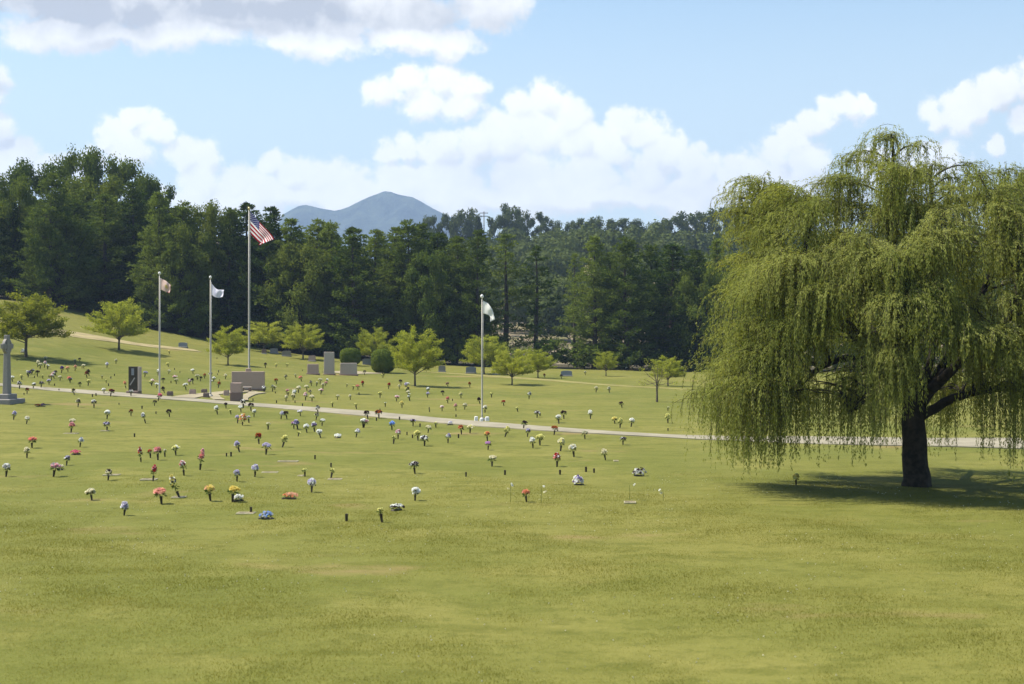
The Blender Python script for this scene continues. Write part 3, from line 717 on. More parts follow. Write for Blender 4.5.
# ------------------------------------------------------------------ the weeping willow
def willow():
    d = F * EYE / 145.0; K = d / F
    P = at(917, 486); K = P.y / F
    root = empty('willow_tree', P); tag(root, 'huge weeping willow with trailing branches standing at the right', 'tree')
    def L(px, py, y=0.0): return np.array([(px - 917) * K, y, (487 - py) * K])
    g = np.random.default_rng(5)
    def limb(pts, r0, r1, n=9):
        pts = np.array(pts); t = np.linspace(0, 1, len(pts)); tt = np.linspace(0, 1, 18)
        Pn = np.stack([np.interp(tt, t, pts[:, k]) for k in range(3)], -1)
        for _ in range(2): Pn[1:-1] = (Pn[:-2] + 2 * Pn[1:-1] + Pn[2:]) / 4
        Pn[1:-1] += g.normal(0, .015, (16, 3))
        return Pn, np.linspace(r0, r1, 18)
    tp, tr_ = limb([L(917, 500), L(917, 485), L(915, 450), L(913, 425), L(914, 408), L(913, 385)], .40, .30)
    tr_[:6] = [.64, .53, .46, .42, .39, .37]
    tv, tq = tube(tp, tr_, 24); tv = tv.reshape(18, 24, 3); th_ = np.linspace(0, 2 * np.pi, 24, endpoint=False)
    lob = (np.sin(th_ * 4 + .6) * .16 + np.sin(th_ * 7 + 2) * .07) * np.clip(1 - np.arange(18) / 7, .12, 1)[:, None]     # root flare and ridges
    tv = tp[:, None] + (tv - tp[:, None]) * (1 + lob)[..., None]
    a = Acc(); a.add(tv.reshape(-1, 3), tq); link('trunk', a.mesh('trunk', ['bark'], True), root)
    limbs = [([L(912, 415), L(902, 390), L(876, 369), L(853, 357), L(826, 362), L(800, 382, -.6), L(775, 400, -.9)], .19, .05),
             ([L(905, 395), L(885, 360, .8), L(850, 320, 1.6), L(800, 260, 2.0), L(772, 195, 1.6)], .17, .05),
             ([L(914, 400), L(905, 340, -.3), L(890, 260, -.2), L(893, 190), L(893, 150)], .26, .04),
             ([L(918, 400), L(932, 375, .3), L(945, 300, .8), L(940, 220, .8), L(935, 165, .5)], .14, .04),
             ([L(920, 418), L(951, 397, -.3), L(993, 388, -.6), L(1030, 390, -.8), L(1090, 400, -.8)], .15, .05),
             ([L(920, 405), L(955, 360, .6), L(1000, 290, 1.2), L(1020, 200, 1.0)], .20, .04),
             ([L(915, 405), L(900, 380, -1.5), L(880, 330, -3.2), L(860, 300, -4.2)], .18, .05),
             ([L(915, 405), L(935, 370, -1.6), L(960, 330, -3.4), L(975, 300, -4.4)], .18, .05),
             ([L(915, 405), L(905, 370, 1.8), L(900, 320, 3.6), L(890, 290, 4.6)], .18, .05),
             ([L(915, 405), L(960, 370, 1.8), L(1000, 320, 3.4), L(1040, 290, 4.2)], .16, .05),
             ([L(876, 372), L(860, 396, -.5), L(850, 408, -.9), L(838, 412, -1.3)], .07, .03),
             ([L(905, 392), L(870, 350, -1.0), L(810, 310, -2.2), L(765, 300, -2.6)], .15, .04)]
    LP = []
    for pts, r0, r1 in limbs:
        Pn, rr = limb(pts, r0, r1); LP.append(Pn)
        a = Acc(); a.add(*tube(Pn, rr, 8)); link('limb', a.mesh('limb', ['bark'], True), root)
    allp = np.concatenate([q[5:] for q in LP])
    # heads from which the strands fall: seen ones on the near side and top, others round the back
    heads = []
    for (px, py, y, r, hang) in [(893, 140, 0, .8, 1.2), (868, 152, .3, .6, 1.1), (915, 150, -.3, .7, 1.3), (880, 165, -.6, .7, 1.2), (935, 166, .2, .7, 1.3), (905, 178, -.9, .8, 1.3), (960, 178, .4, .6, 1.1), (1003, 170, 0, .6, 1.2), (988, 196, -.5, .8, 1.4),
                                 (1030, 190, .2, .8, 1.3), (772, 178, 1.2, .8, 1.1), (748, 196, 1.0, .6, .9), (792, 186, .8, .7, 1.1), (815, 198, .5, .6, .9), (770, 205, .2, .8, 1.2), (852, 160, .6, .5, 1.0), (848, 208, -.2, .7, 1.2), (738, 212, .6, .6, 1.2), (758, 184, .4, .5, .8), (975, 166, .3, .45, .9), (893, 136, .2, .4, .8)]:
        q = L(px, py, y); heads.append((q, r, hang))
    heads = [(q, r * .95, h_ * .62, 40) for q, r, h_ in heads]
    Rz = lambda z: np.interp(z, [1.5, 2.5, 3.6, 5, 6.5, 8.0, 9.0, 9.8], [5.0, 5.3, 5.1, 4.9, 4.7, 4.2, 3.2, 1.1])
    # the mounded heads one sees on the near side
    for (px, py, y) in [(758, 238, -.8), (808, 232, -1.6), (862, 232, -2.2), (918, 228, -2.6), (970, 232, -2.2), (1020, 225, -1.6), (740, 282, -1.6), (785, 278, -2.8), (838, 270, -3.6), (895, 276, -4.2), (950, 272, -4.0), (1005, 276, -3.4), (1055, 270, -2.4),
                        (728, 325, -1.4), (768, 322, -3.0), (812, 312, -4.0), (862, 318, -4.8), (925, 322, -5.0), (985, 320, -4.6), (1040, 322, -3.8), (1090, 318, -2.4), (1000, 300, -2.2), (1015, 338, -2.6), (962, 346, -2.4), (1012, 366, -1.6), (985, 328, -3.2), (975, 366, -1.8), (1040, 360, -1.6), (865, 352, -3.0), (745, 356, -2.6), (790, 352, -3.8), (838, 340, -4.6), (835, 180, -.4), (900, 200, -1.4), (945, 205, -1.4), (990, 212, -1.2)]:
        heads.append((L(px + max(0, (800 - px) * .22) + g.normal(0, 9), py + g.normal(0, 15), y * .9 + g.normal(0, .45)), g.uniform(.65, 1.25), g.uniform(.6, 1.3), int(g.integers(90, 170))))
    n = 110
    for k in range(n):
        u = (k + .5) / n; z = 3.9 + 5.0 * u ** .9
        a_ = k * 2.39996 + g.uniform(-.3, .3); f = g.uniform(.66, 1.0) if k % 4 else g.uniform(.2, .6)
        rr = Rz(z) * f
        q = np.array([rr * math.cos(a_), rr * math.sin(a_) * .95, z + g.uniform(-.3, .3)])
        if q[1] < -.5 and q[2] < 4.3 and -1.9 < q[0] < .7 or q[2] > 7.4 and -3.4 < q[0] < -1.6: continue
        if q[1] < -1 and k % 2: q = q * np.array([.8, .8, 1])
        heads.append((q, g.uniform(.6, 1.05), g.uniform(.5, 1.1), int(g.integers(34, 54))))
    for k in range(120):
        a_ = g.uniform(2.4, 6.1); z = g.uniform(3.5, 9.0); f = g.uniform(.86, 1.10)
        q = np.array([Rz(z) * f * math.cos(a_), Rz(z) * f * math.sin(a_) * .95, z])
        if q[1] < -.5 and q[2] < 4.2 and -1.9 < q[0] < .9 or q[2] > 7.2 and -3.5 < q[0] < -1.5: continue
        heads.append((q, g.uniform(.35, .75), g.uniform(.3, .6), int(g.integers(60, 90))))
    # the low left skirt
    for (px, py, y, r, hang) in [(735, 375, -1.0, .8, 1.9), (752, 385, -1.6, .8, 2.1), (770, 392, -1.2, .8, 1.7), (722, 392, -.2, .6, 1.1), (716, 396, .3, .6, .9), (745, 370, .6, .8, 2.0), (787, 392, -1.6, .7, 1.4), (760, 378, -2.0, .9, 2.1), (732, 366, -.6, .8, 1.6), (768, 405, -.6, .7, 1.6), (745, 410, -.4, .6, 1.4)]:
        heads.append((L(px, py, y), r, hang, 60))
    # single trailing curtains under the crown, with the lawn showing between them
    for k in range(120):
        px = g.uniform(785, 1120); y = g.uniform(-3.6, 4.2)
        if abs(px - 917) < 42 and y < .4: continue
        heads.append((L(px, g.uniform(372, 396), y), g.uniform(.15, .4), g.uniform(.9, 2.5), int(g.integers(5, 18))))
    tw = Acc(); C = []; D = []; S = []; NN = []
    for q, r, hang, ns in heads:
        k = np.argmin(((allp - q) ** 2).sum(1) + 6.0 * np.clip(allp[:, 2] - q[2] + .3, 0, None)); o = allp[k]
        b = bez(o, (o + q) / 2 + np.array([0, 0, .35]), q, 7)
        tw.add(*tube(b, np.linspace(.035, .012, 7), 4))
        out = q * np.array([1, 1, 0]); out = out / (np.linalg.norm(out) + .4)
        for s in range(ns):
            st = b[g.integers(4, 7)] + g.normal(0, .09, 3)
            aa = g.uniform(0, 6.28); dr = np.array([math.cos(aa), math.sin(aa), 0]) + out * .75
            rad = r * g.uniform(.25, 1.1); ln = hang * g.uniform(.25, 1.0) ** 1.2 * 1.25
            e1 = st + dr * rad * .6 + np.array([0, 0, rad * g.uniform(.05, .55)]); e2 = st + dr * rad + np.array([0, 0, -.15 * rad])
            end = e2 + dr * .12 * rad + np.array([g.normal(0, .06), g.normal(0, .06), -ln])
            end[2] = max(end[2], .35 + g.random() * .5)
            c1 = bez(st, e1, e2, 6); c2 = bez(e2, e2 + dr * .12 * rad + np.array([0, 0, -.3 * ln]), end, 9)
            c = np.concatenate([c1, c2[1:]])
            seg = np.linalg.norm(np.diff(c, axis=0), axis=1); dd = np.r_[0, np.cumsum(seg)]
            m = int(dd[-1] / .027); tt = np.sort(g.uniform(.08, 1, m)) * dd[-1]
            pos = np.stack([np.interp(tt, dd, c[:, k_]) for k_ in range(3)], -1) + g.normal(0, .022, (m, 3))
            tn = np.stack([np.interp(tt, dd[:-1] + seg / 2, unit(np.diff(c, axis=0))[:, k_]) for k_ in range(3)], -1)
            C.append(pos); D.append(tn * .9 + g.normal(0, .36, (m, 3)) + np.array([0, 0, -.35])); S.append(g.uniform(.065, .105, m)); NN.append(unit(pos - q + np.array([0, 0, .35])) + .35 * unit(q - np.array([0, 0, 3.5])))
            if s % 3 == 0: tw.add(*tube(c[::2], np.full(len(c[::2]), .006), 3))
    C = np.concatenate(C); D = np.concatenate(D); S = np.concatenate(S)
    link('branches', tw.mesh('branches', ['bark'], True), root)
    a = Acc(); a.add(*leaves(C, D, S, S * .24, N=np.concatenate(NN))); link('crown', a.mesh('crown', ['leaf_willow']), root)
willow()

# ------------------------------------------------------------------ flagpoles and flags
def flagpole(px, by, ty, lb, rpx, fin='white_stone', base=True):
    P = at(px, by); d = P.y; h = (by - ty) / F * d; r = rpx * .60 / F * d / 2
    root = empty('flagpole', P); tag(root, lb, 'flagpole', 'flagpoles of the cemetery')
    b = MB(); b.lathe([(r * 1.15, -.1), (r * 1.15, .3), (r, .32), (r * .95, h * .5), (r * .62, h - .16)], 12); b.build('pole', ['pole_aluminium'], root)
    b = MB(); b.lathe([(r * .4, h - .158), (r * .4, h - .11), (.05, h - .09), (.085, h - .03), (.075, h + .03), (.03, h + .075)], 10); b.build('finial', [fin], root)
    b = MB(); b.lathe([(r * 3.2, -.05), (r * 3.2, .06), (r * 2.4, .11), (r * 1.3, .16)], 14); b.build('base_collar', ['pole_aluminium'], root)
    b = MB(); b.lathe([(.006, 1.0), (.006, h - .3)], 4, c=(r * 1.4, -r)); b.build('halyard', ['white_stone'], root)
    return P, d, h
def flag_mesh(d, hoist, path, fold, ncol, nrow, color, wave=.10, thick=.004):
    """cloth between the hoist edge and its hanging fly end; path is the top edge, fold the run of the hoist direction"""
    s = np.linspace(0, 1, ncol + 1); t = np.linspace(0, 1, nrow + 1)
    k = d / F
    tx = np.interp(s, path[0], path[1]) * k; tz = -np.interp(s, path[0], path[2]) * k
    ox = np.interp(s, fold[0], fold[1]) * k; oz = -np.interp(s, fold[0], fold[2]) * k
    for _ in range(4):
        for q in (tx, tz, ox, oz): q[1:-1] = (q[:-2] + 2 * q[1:-1] + q[2:]) / 4
    t = np.where(t < .54, t * .42 / .54, .42 + (t - .54) * .58 / .46) if nrow == 26 else t
    X = tx[:, None] + ox[:, None] * t; Z = tz[:, None] + oz[:, None] * t
    Yd = wave * s[:, None] * np.sin(s[:, None] * 9 + t * 2.2) - .62 * (tx[:, None] + .3 * ox[:, None] * t) + .05 * np.sin(t * 7 + s[:, None] * 4) * s[:, None]
    V = np.stack([X, Yd, Z], -1)
    return V, s, t
def cloth(name, V, sel, mats, mi, parent=None, lift=0.0):
    nc, nr = V.shape[0] - 1, V.shape[1] - 1
    Vv = V.reshape(-1, 3).copy(); Vv[:, 1] -= lift
    back = Vv.copy(); back[:, 1] += .006 + 2 * lift
    Q = []; M = []
    n0 = len(Vv)
    for i in range(nc):
        for j in range(nr):
            if not sel(i, j): continue
            a, b_, c, d_ = i * (nr + 1) + j, i * (nr + 1) + j + 1, (i + 1) * (nr + 1) + j + 1, (i + 1) * (nr + 1) + j
            Q.append((a, b_, c, d_)); M.append(mi(i, j)); Q.append((a + n0, d_ + n0, c + n0, b_ + n0)); M.append(mi(i, j))
            for (p, q, cond) in ((a, b_, i == 0 or not sel(i - 1, j)), (c, d_, i == nc - 1 or not sel(i + 1, j)), (d_, a, j == 0 or not sel(i, j - 1)), (b_, c, j == nr - 1 or not sel(i, j + 1))):
                if cond: Q.append((q, p, p + n0, q + n0)); M.append(mi(i, j))
    o = link(name, np_mesh(name, np.concatenate([Vv, back]), np.array(Q), mats, np.array(M), True), parent)
    return o
def fabric(nm, c):
    leafmat(nm, tuple(v * .94 for v in c), c, .3 if nm in ('flag_white', 'flag_red', 'flag_navy') else .45, (1, 1, 1), 0, 3); return MATS[nm]
FW, FR, FB = fabric('flag_white', (.80, .77, .77)), fabric('flag_red', (.40, .008, .022)), fabric('flag_navy', (.035, .045, .17))
FP, FY, FL, FK = fabric('flag_peach', (.74, .58, .52)), fabric('flag_straw', (.66, .52, .22)), fabric('flag_lavender', (.76, .75, .84)), fabric('flag_rose', (.50, .24, .26))
FG, FLD = fabric('flag_ivory', (.84, .83, .80)), fabric('flag_lilac', (.60, .60, .76))

P, d, h = flagpole(249, 389, 208, 'tallest flagpole, carrying the striped flag behind the brown monument', 3.0, 'finial_gold')
V, s, t = flag_mesh(d, 23, ([0, .2, .45, .7, .9, 1], [0, 5.5, 12.5, 19.5, 24.5, 27], [0, 6, 14, 20.5, 26, 30]), ([0, .3, .5, .7, .85, 1], [0, 0, -1, -6.5, -12, -16], [23, 21.5, 19, 15, 10.5, 5.5]), 39, 26, None, .10)
fo = cloth('flag', V, lambda i, j: not (i < 15 and j < 14), [FR, FW], lambda i, j: (j // 2) % 2)
fo.location = P + Vector((.07, -.02, h - .18)); tag(fo, 'red and white striped flag with blue starred canton hanging from the tallest pole', 'flag')
def finer(V, i1, j1, ni, nj):
    ii = np.linspace(0, i1, ni + 1); jj = np.linspace(0, j1, nj + 1)
    i0 = np.minimum(ii.astype(int), i1 - 1); j0 = np.minimum(jj.astype(int), j1 - 1); a = (ii - i0)[:, None, None]; b = (jj - j0)[None, :, None]
    return V[i0][:, j0] * (1 - a) * (1 - b) + V[i0 + 1][:, j0] * a * (1 - b) + V[i0][:, j0 + 1] * (1 - a) * b + V[i0 + 1][:, j0 + 1] * a * b
def star(i, j):
    r, q = divmod(j, 4)
    c = i - (3 if r % 2 == 0 else 7)
    return 1 if r < 9 and q in (1, 2) and c >= 0 and c % 8 in (0, 1) and c // 8 < (6 if r % 2 == 0 else 5) else 0
cloth('canton', finer(V, 15, 14, 50, 37), lambda i, j: True, [FB, FW], star, fo, .003)
P, d, h = flagpole(159.5, 396.5, 273, 'left flagpole at the plaza, carrying the peach flag', 2.6)
V, s, t = flag_mesh(d, 12, ([0, .5, 1], [0, 7, 12], [0, 3.2, 7.5]), ([0, .5, 1], [0, 0, -.5], [11.5, 11, 8]), 24, 12, None, .08)
fo = cloth('flag', V, lambda i, j: True, [FP, FY, FK], lambda i, j: 2 if (i > 22 or j > 10 and i > 12) else (1 if (i - 12) ** 2 / 10 + (j - 5.5) ** 2 / 6 < 1 else 0))
fo.location = P + Vector((.06, -.02, h - .30)); tag(fo, 'faded peach flag with straw yellow centre on the left plaza pole', 'flag')

P, d, h = flagpole(210.5, 397, 277, 'right flagpole at the plaza, carrying the lavender white flag', 2.8)
V, s, t = flag_mesh(d, 12, ([0, .25, .5, 1], [0, 4, 7, 14.5], [0, 4.5, 6.5, 6.8]), ([0, .4, 1], [0, 0, -1], [11.5, 8.5, 7.2]), 24, 12, None, .09)
fo = cloth('flag', V, lambda i, j: True, [FL, FLD], lambda i, j: 1 if (5 <= i <= 7 and 2 <= j <= 9) else 0)
fo.location = P + Vector((.06, -.02, h - .38)); tag(fo, 'lavender white flag with a lilac fold on the right plaza pole', 'flag')

P, d, h = flagpole(482, 420.5, 296, 'flagpole by the road right of centre, carrying the plain white flag', 2.6)
V, s, t = flag_mesh(d, 13, ([0, .4, .75, 1], [0, 5.5, 9.5, 12], [0, 3.5, 9.5, 19]), ([0, .4, .7, 1], [0, 0, -1.5, -5], [13, 11, 8.5, 2.5]), 24, 12, None, .08)
fo = cloth('flag', V, lambda i, j: True, [FG], lambda i, j: 0)
fo.location = P + Vector((.06, -.02, h - .22)); tag(fo, 'plain ivory white flag drooping from the pole by the road', 'flag')
# white edging stones round its foot
rs = empty('edging_stones', P + Vector((0, -.15, 0))); tag(rs, 'low white stones set round the foot of the roadside flagpole', 'stones')
for k, (dx, dy, w_, hh) in enumerate(((-.28, -.1, .20, .22), (-.02, -.22, .18, .14), (.26, -.05, .22, .20), (.08, .2, .2, .12))):
    b = MB(); b.box(dx - w_ / 2, dx + w_ / 2, dy - .1, dy + .1, -.05, hh, 0, .03, (.02, .02)); b.build('stone', ['white_stone'], rs)

# ------------------------------------------------------------------ memorials
def unit_at(px, by):
    P = at(px, by); return P, P.y / F
# stone cross at the left edge, seen nearly edge-on
P, k = unit_at(7, 403)
root = empty('stone_cross', P, R(82)); tag(root, 'tall grey stone cross on a stepped base at the left edge', 'monument')
H = 68 * k
b = MB(); b.box(-.85, .85, -.60, .60, -.3, .22, 0, .03); b.box(-.5, .5, -.32, .32, .223, .48, 0, .03); b.build('stepped_base', ['granite_grey'], root)
b = MB(); b.box(-.22, .22, -.15, .15, .483, H, 0, .02, (.08, .05)); b.build('shaft', ['granite_grey'], root)
b = MB(); b.box(-.55, -.166, -.09, .09, H - .72, H - .46, 0, .02); b.build('arm', ['granite_grey'], root)
b = MB(); b.box(.166, .55, -.09, .09, H - .72, H - .46, 0, .02); b.build('arm', ['granite_grey'], root)
b = MB(); n = 28
Vr = []; Fr = []
for q in range(n):
    a = 2 * math.pi * q / n
    for rr, yy in ((.30, -.07), (.41, -.07), (.41, .07), (.30, .07)): Vr.append((rr * math.cos(a), yy, H - .59 + rr * math.sin(a)))
for q in range(n):
    for e in range(4): Fr.append((q * 4 + e, q * 4 + (e + 1) % 4, ((q + 1) % n) * 4 + (e + 1) % 4, ((q + 1) % n) * 4 + e))
b.add(Vr, Fr); b.build('ring', ['granite_grey'], root)

# dark polished upright slab
P, k = unit_at(134, 393.5)
root = empty('memorial_slab', P, R(-8)); tag(root, 'upright black polished slab with grey edges beside the road', 'monument')
wd, hh = 10 * k / 2, 27 * k
b = MB(); b.box(-wd * 1.25, wd * 1.25, -.30, .30, -.2, .16, 0, .02); b.build('plinth', ['granite_rose_dark'], root)
b = MB(); b.box(-wd, wd, -.13, .13, .163, hh, 0, .015); b.build('slab', ['granite_black'], root)
b = MB(); b.box(wd + .003, wd + .12, -.17, .15, .163, hh - .02, 0, .01); b.build('edge_stone', ['granite_pale'], root)
em = MB(); em.box(-wd * .35, wd * .2, -.141, -.132, hh * .68, hh * .93, 0, .004)
em.build('emblem', ['granite_blue'], root)
em = MB(); em.add([(-wd * .75, -.138, hh * .32), (-wd * .55, -.138, hh * .30), (wd * .42, -.138, hh * .57), (wd * .25, -.138, hh * .60), (-wd * .75, -.132, hh * .32), (-wd * .55, -.132, hh * .30), (wd * .42, -.132, hh * .57), (wd * .25, -.132, hh * .60)],
       [(0, 1, 2, 3), (0, 4, 5, 1), (1, 5, 6, 2), (2, 6, 7, 3), (3, 7, 4, 0)]); em.build('engraved_line', ['engraving'], root)

# wide brown monument, its bench, and the block in front
P, k = unit_at(248.5, 390)
root = empty('memorial_wall', P); tag(root, 'wide brown granite monument with small cap block below the tall flagpole', 'monument')
b = MB(); b.box(-17.0 * k, 16.5 * k, -.22, .22, -.2, .08, 0, .02); b.build('plinth', ['granite_rose_dark'], root)
b = MB(); b.box(-16.5 * k, 16 * k, -.16, .16, .083, 18.5 * k, 0, .015); b.build('wall', ['granite_rose'], root)
b = MB(); b.box(-3.0 * k, 2.8 * k, -.12, .12, 18.5 * k + .003, 21.6 * k, 0, .02, (.04, .0)); b.build('cap_block', ['granite_rose'], root)
P2, k2 = unit_at(247, 391.6)
root = empty('stone_bench', P2 + Vector((0, -.25, 0))); tag(root, 'low pale stone bench before the wide brown monument', 'bench')
b = MB(); b.box(-5.4 * k, 5.4 * k, -.18, .18, .24, .32, 0, .012); b.build('seat', ['granite_pale'], root)
for sx in (-1, 1):
    b = MB(); b.box(sx * 3.6 * k - .07, sx * 3.6 * k + .07, -.13, .13, -.1, .237, 0, .01); b.build('leg', ['granite_rose_dark'], root)
P, k = unit_at(236.5, 401)
root = empty('memorial_block', P); tag(root, 'two-tone brown granite block standing at the road edge before the monument', 'monument')
b = MB(); b.box(-5.6 * k, 5.6 * k, -.30, .30, -.2, 8.6 * k, 0, .015); b.build('lower_block', ['granite_rose_dark'], root)
b = MB(); b.box(-5.5 * k, 5.5 * k, -.28, .28, 8.6 * k + .003, 18.2 * k, 0, .015); b.build('upper_block', ['granite_rose'], root)

# tall pale slab between two low ones
for px, by, ty, wpx, th, lb, mt, nm in ((329.2, 375, 352, 10.5, .26, 'tall pale granite slab between two lower stones', 'granite_pale', 'memorial_slab'),
                                        (313, 374.5, 364, 11.5, .24, 'low grey rose stone on the left of the tall pale slab', 'granite_rose', 'headstone'),
                                        (348.6, 375.4, 363, 17, .28, 'wide pale rose stone on the right of the tall pale slab', 'granite_pale', 'headstone')):
    P, k = unit_at(px, by)
    root = empty(nm, P); tag(root, lb, 'monument')
    w_ = wpx * k / 2
    b = MB(); b.box(-w_ - .08, w_ + .08, -th / 2 - .1, th / 2 + .1, -.2, .10, 0, .02); b.build('plinth', ['granite_rose_dark'], root)
    b = MB(); b.box(-w_, w_, -th / 2, th / 2, .103, (by - ty) * k, 0, .02, (.02, .01)); b.build('slab', [mt], root)
# headstones scattered on the slope and along the wood
for px, by, ty, wpx, mt, lb in ((183, 347.5, 342.4, 8.6, 'granite_blue', 'grey blue headstone alone on the slope right of the peach flag'),
                                (274, 353.5, 348.2, 8, 'granite_grey', 'grey headstone at the wood edge right of the tall flagpole'),
                                (286.5, 356.5, 350.6, 9, 'granite_grey', 'wider grey headstone at the wood edge before the lime tree'),
                                (264, 354, 349, 4.5, 'granite_rose_dark', 'small dark headstone under the lime tree behind the flagpole'),
                                (312, 361.5, 355.4, 7, 'granite_rose', 'brown headstone behind the low stone left of the tall slab'),
                                (367.5, 365, 358.5, 10, 'granite_blue', 'blue grey headstone between the two clipped shrubs'),
                                (432, 362, 359, 12, 'granite_blue', 'long low blue grey headstone behind the largest lime tree'),
                                (442, 372, 365.5, 7, 'granite_grey', 'square grey headstone right of the largest lime tree'),
                                (471, 373.5, 366.6, 10, 'granite_blue', 'blue grey headstone just left of the white flag pole'),
                                (496.5, 374.8, 367.5, 7, 'granite_blue', 'narrow blue grey headstone right of the white flag pole'),
                                (504, 372.8, 367.3, 7, 'granite_grey', 'pale grey headstone under the flat-topped lime tree'),
                                (566.5, 376.4, 370.6, 11, 'granite_blue', 'slanted blue grey headstone alone between lime trees on the right'),
                                (22.8, 352.5, 348.8, 2.4, 'white_stone', 'tiny white headstone left of the broad green tree trunk')):
    P, k = unit_at(px, by); root = empty('headstone', P, R(random.uniform(-8, 8))); tag(root, lb, 'headstone', 'upright headstones scattered along the wood edge')
    w_ = wpx * k / 2; hh = (by - ty) * k
    b = MB(); b.box(-w_ - .06, w_ + .06, -.17, .17, -.25, .09, 0, .02); b.build('plinth', ['granite_grey'], root)
    b = MB()
    prof = [(-w_, .093), (w_, .093), (w_, hh * .86), (w_ * .6, hh * .97), (0, hh), (-w_ * .6, hh * .97), (-w_, hh * .86)]
    m = len(prof); b.add([(x, -.1, z) for x, z in prof] + [(x, .1, z) for x, z in prof], [tuple(range(m)), tuple(reversed(range(m, 2 * m)))] + [(i + m, (i + 1) % m + m, (i + 1) % m, i) for i in range(m)])
    b.build('tablet', [mt], root)
# low dark stones at the plaza
for px, by, ty, wpx, mt, lb in ((170, 395.6, 391.6, 6, 'granite_rose_dark', 'leftmost low dark stone at the plaza, just right of the left pole'),
                                (192.5, 394.6, 389.6, 6.5, 'granite_rose', 'low brown stone block left of the plaza path'),
                                (204.2, 392.6, 389.4, 6, 'granite_rose_dark', 'rear one of two low dark stones left of the right plaza pole'),
                                (206.2, 397.4, 393.2, 6, 'granite_rose_dark', 'front one of two low dark stones left of the right plaza pole'),
                                (226.4, 395.4, 390.6, 5.5, 'granite_rose', 'low brown stone just left of the two-tone block')):
    P, k = unit_at(px, by); root = empty('plaza_stone', P); tag(root, lb, 'stone marker', 'low stones at the plaza')
    w_ = wpx * k / 2; hh = (by - ty) * k
    b = MB(); b.box(-w_, w_, -.16, .16, -.2, hh, 0, .02, (.015, .03)); b.build('block', [mt], root)
    b = MB(); b.box(-w_ * .8, w_ * .8, -.12, .12, hh + .002, hh + .03, 0, .006); b.build('plaque', ['bronze'], root)

# ------------------------------------------------------------------ flowers on the graves
ICO_V = np.array([(0, 0, -1)] + [(.894 * math.cos(a * 1.2566), .894 * math.sin(a * 1.2566), -.447) for a in range(5)] + [(.894 * math.cos(a * 1.2566 + .628), .894 * math.sin(a * 1.2566 + .628), .447) for a in range(5)] + [(0, 0, 1)])
def blossom(ac, c, r, mi, g):
    """one open bloom: ring of petals round a raised centre"""
    n = 6; up = unit(np.array(g.normal(0, .35, 3)) + np.array([0, 0, .35]) + np.asarray(c) * np.array([2.2, 2.2, .2]))
    A = unit(np.cross(up, np.array([.3, .9, .2]))); B = np.cross(up, A); V = []; Q = []
    for ring, (rr, hh) in enumerate(((1.0, .0), (.62, .38))):
        for q in range(n):
            a = 2 * math.pi * (q + .5 * ring) / n; e = np.array([math.cos(a), math.sin(a)])
            t0 = np.array([-e[1], e[0]])
            cen = c + up * r * hh * .4
            tip = cen + (A * e[0] + B * e[1]) * r * rr + up * r * (hh * .9 + .12)
            midl = cen + (A * (e[0] * .6 + t0[0] * .42) + B * (e[1] * .6 + t0[1] * .42)) * r * rr + up * r * hh * .7
            midr = cen + (A * (e[0] * .6 - t0[0] * .42) + B * (e[1] * .6 - t0[1] * .42)) * r * rr + up * r * hh * .7
            o = len(V); V += [cen, midr, tip, midl]; Q.append((o, o + 1, o + 2, o + 3))
    ac.add(np.array(V), np.array(Q), mi)
BQ = {}
def bouquet(kind, cols, var):
    key = (kind, cols, var)
    if key in BQ: return BQ[key]
    g = np.random.default_rng(abs(hash((kind, len(cols), var))) % 99991 if False else 1000 + var * 17 + len(kind) * 5 + len(cols))
    fl = Acc(); lf = Acc()
    if kind == 'ball': n, rx, rz_, zc, br = 60, .135, .13, .33, .060
    elif kind == 'low': n, rx, rz_, zc, br = 36, .24, .13, .12, .062
    elif kind == 'spray': n, rx, rz_, zc, br = 64, .34, .30, .12, .075
    elif kind == 'tall': n, rx, rz_, zc, br = 30, .085, .24, .40, .055
    elif kind == 'big': n, rx, rz_, zc, br = 64, .25, .26, .34, .075
    elif kind == 'few': n, rx, rz_, zc, br = 7, .07, .06, .30, .045
    else: n, rx, rz_, zc, br = 34, .135, .115, .33, .062
    fx, fz, lopx = (1.15, .8, .25) if var == 0 else ((.8, 1.3, -.2) if var == 1 else (1.0, 1.0, 0.1)); rx *= fx; rz_ *= fz
    for q in range(n):
        d = unit(g.normal(size=3)) + np.array([lopx, 0, 0]); d[2] = abs(d[2]) * (1 if kind != 'ball' else g.choice([-.6, 1, 1])); rr = g.uniform(.72, 1.08)
        blossom(fl, np.array([d[0] * rx, d[1] * rx, zc + d[2] * rz_]) * np.array([rr, rr, 1]), br * g.uniform(.7, 1.15), int(g.integers(0, len(cols))), g)
    m = 34 if kind not in ('few',) else 16
    d = unit(g.normal(size=(m, 3))); d[:, 2] = np.abs(d[:, 2]) - .35
    C = d * np.array([rx * .7, rx * .7, rz_ * .7]) * g.uniform(.4, 1, (m, 1)) + np.array([0, 0, zc - .04])
    lf.add(*leaves(C, d + g.normal(0, .3, (m, 3)) - np.array([0, 0, .1]), g.uniform(.07, .15, m), .035))
    for q in range(6):                                                  # stems down into the vase
        a = g.uniform(0, 6.28); e = np.array([rx * .4 * math.cos(a), rx * .4 * math.sin(a), zc])
        lf.add(*tube(np.stack([np.array([0, 0, .12]), e * .6 + np.array([0, 0, .05]), e]), np.full(3, .006), 3))
    ms = fl.mesh('blossoms', ['petal_' + c for c in cols]), lf.mesh('leaves', ['leaf_stem'])
    BQ[key] = ms
    return ms
b = MB(); b.lathe([(.030, -.06), (.028, .0), (.030, .03), (.038, .16), (.046, .205), (.049, .21), (.040, .208), (.032, .15)], 10)
VASE = b.mesh('vase', ['bronze_dark'])
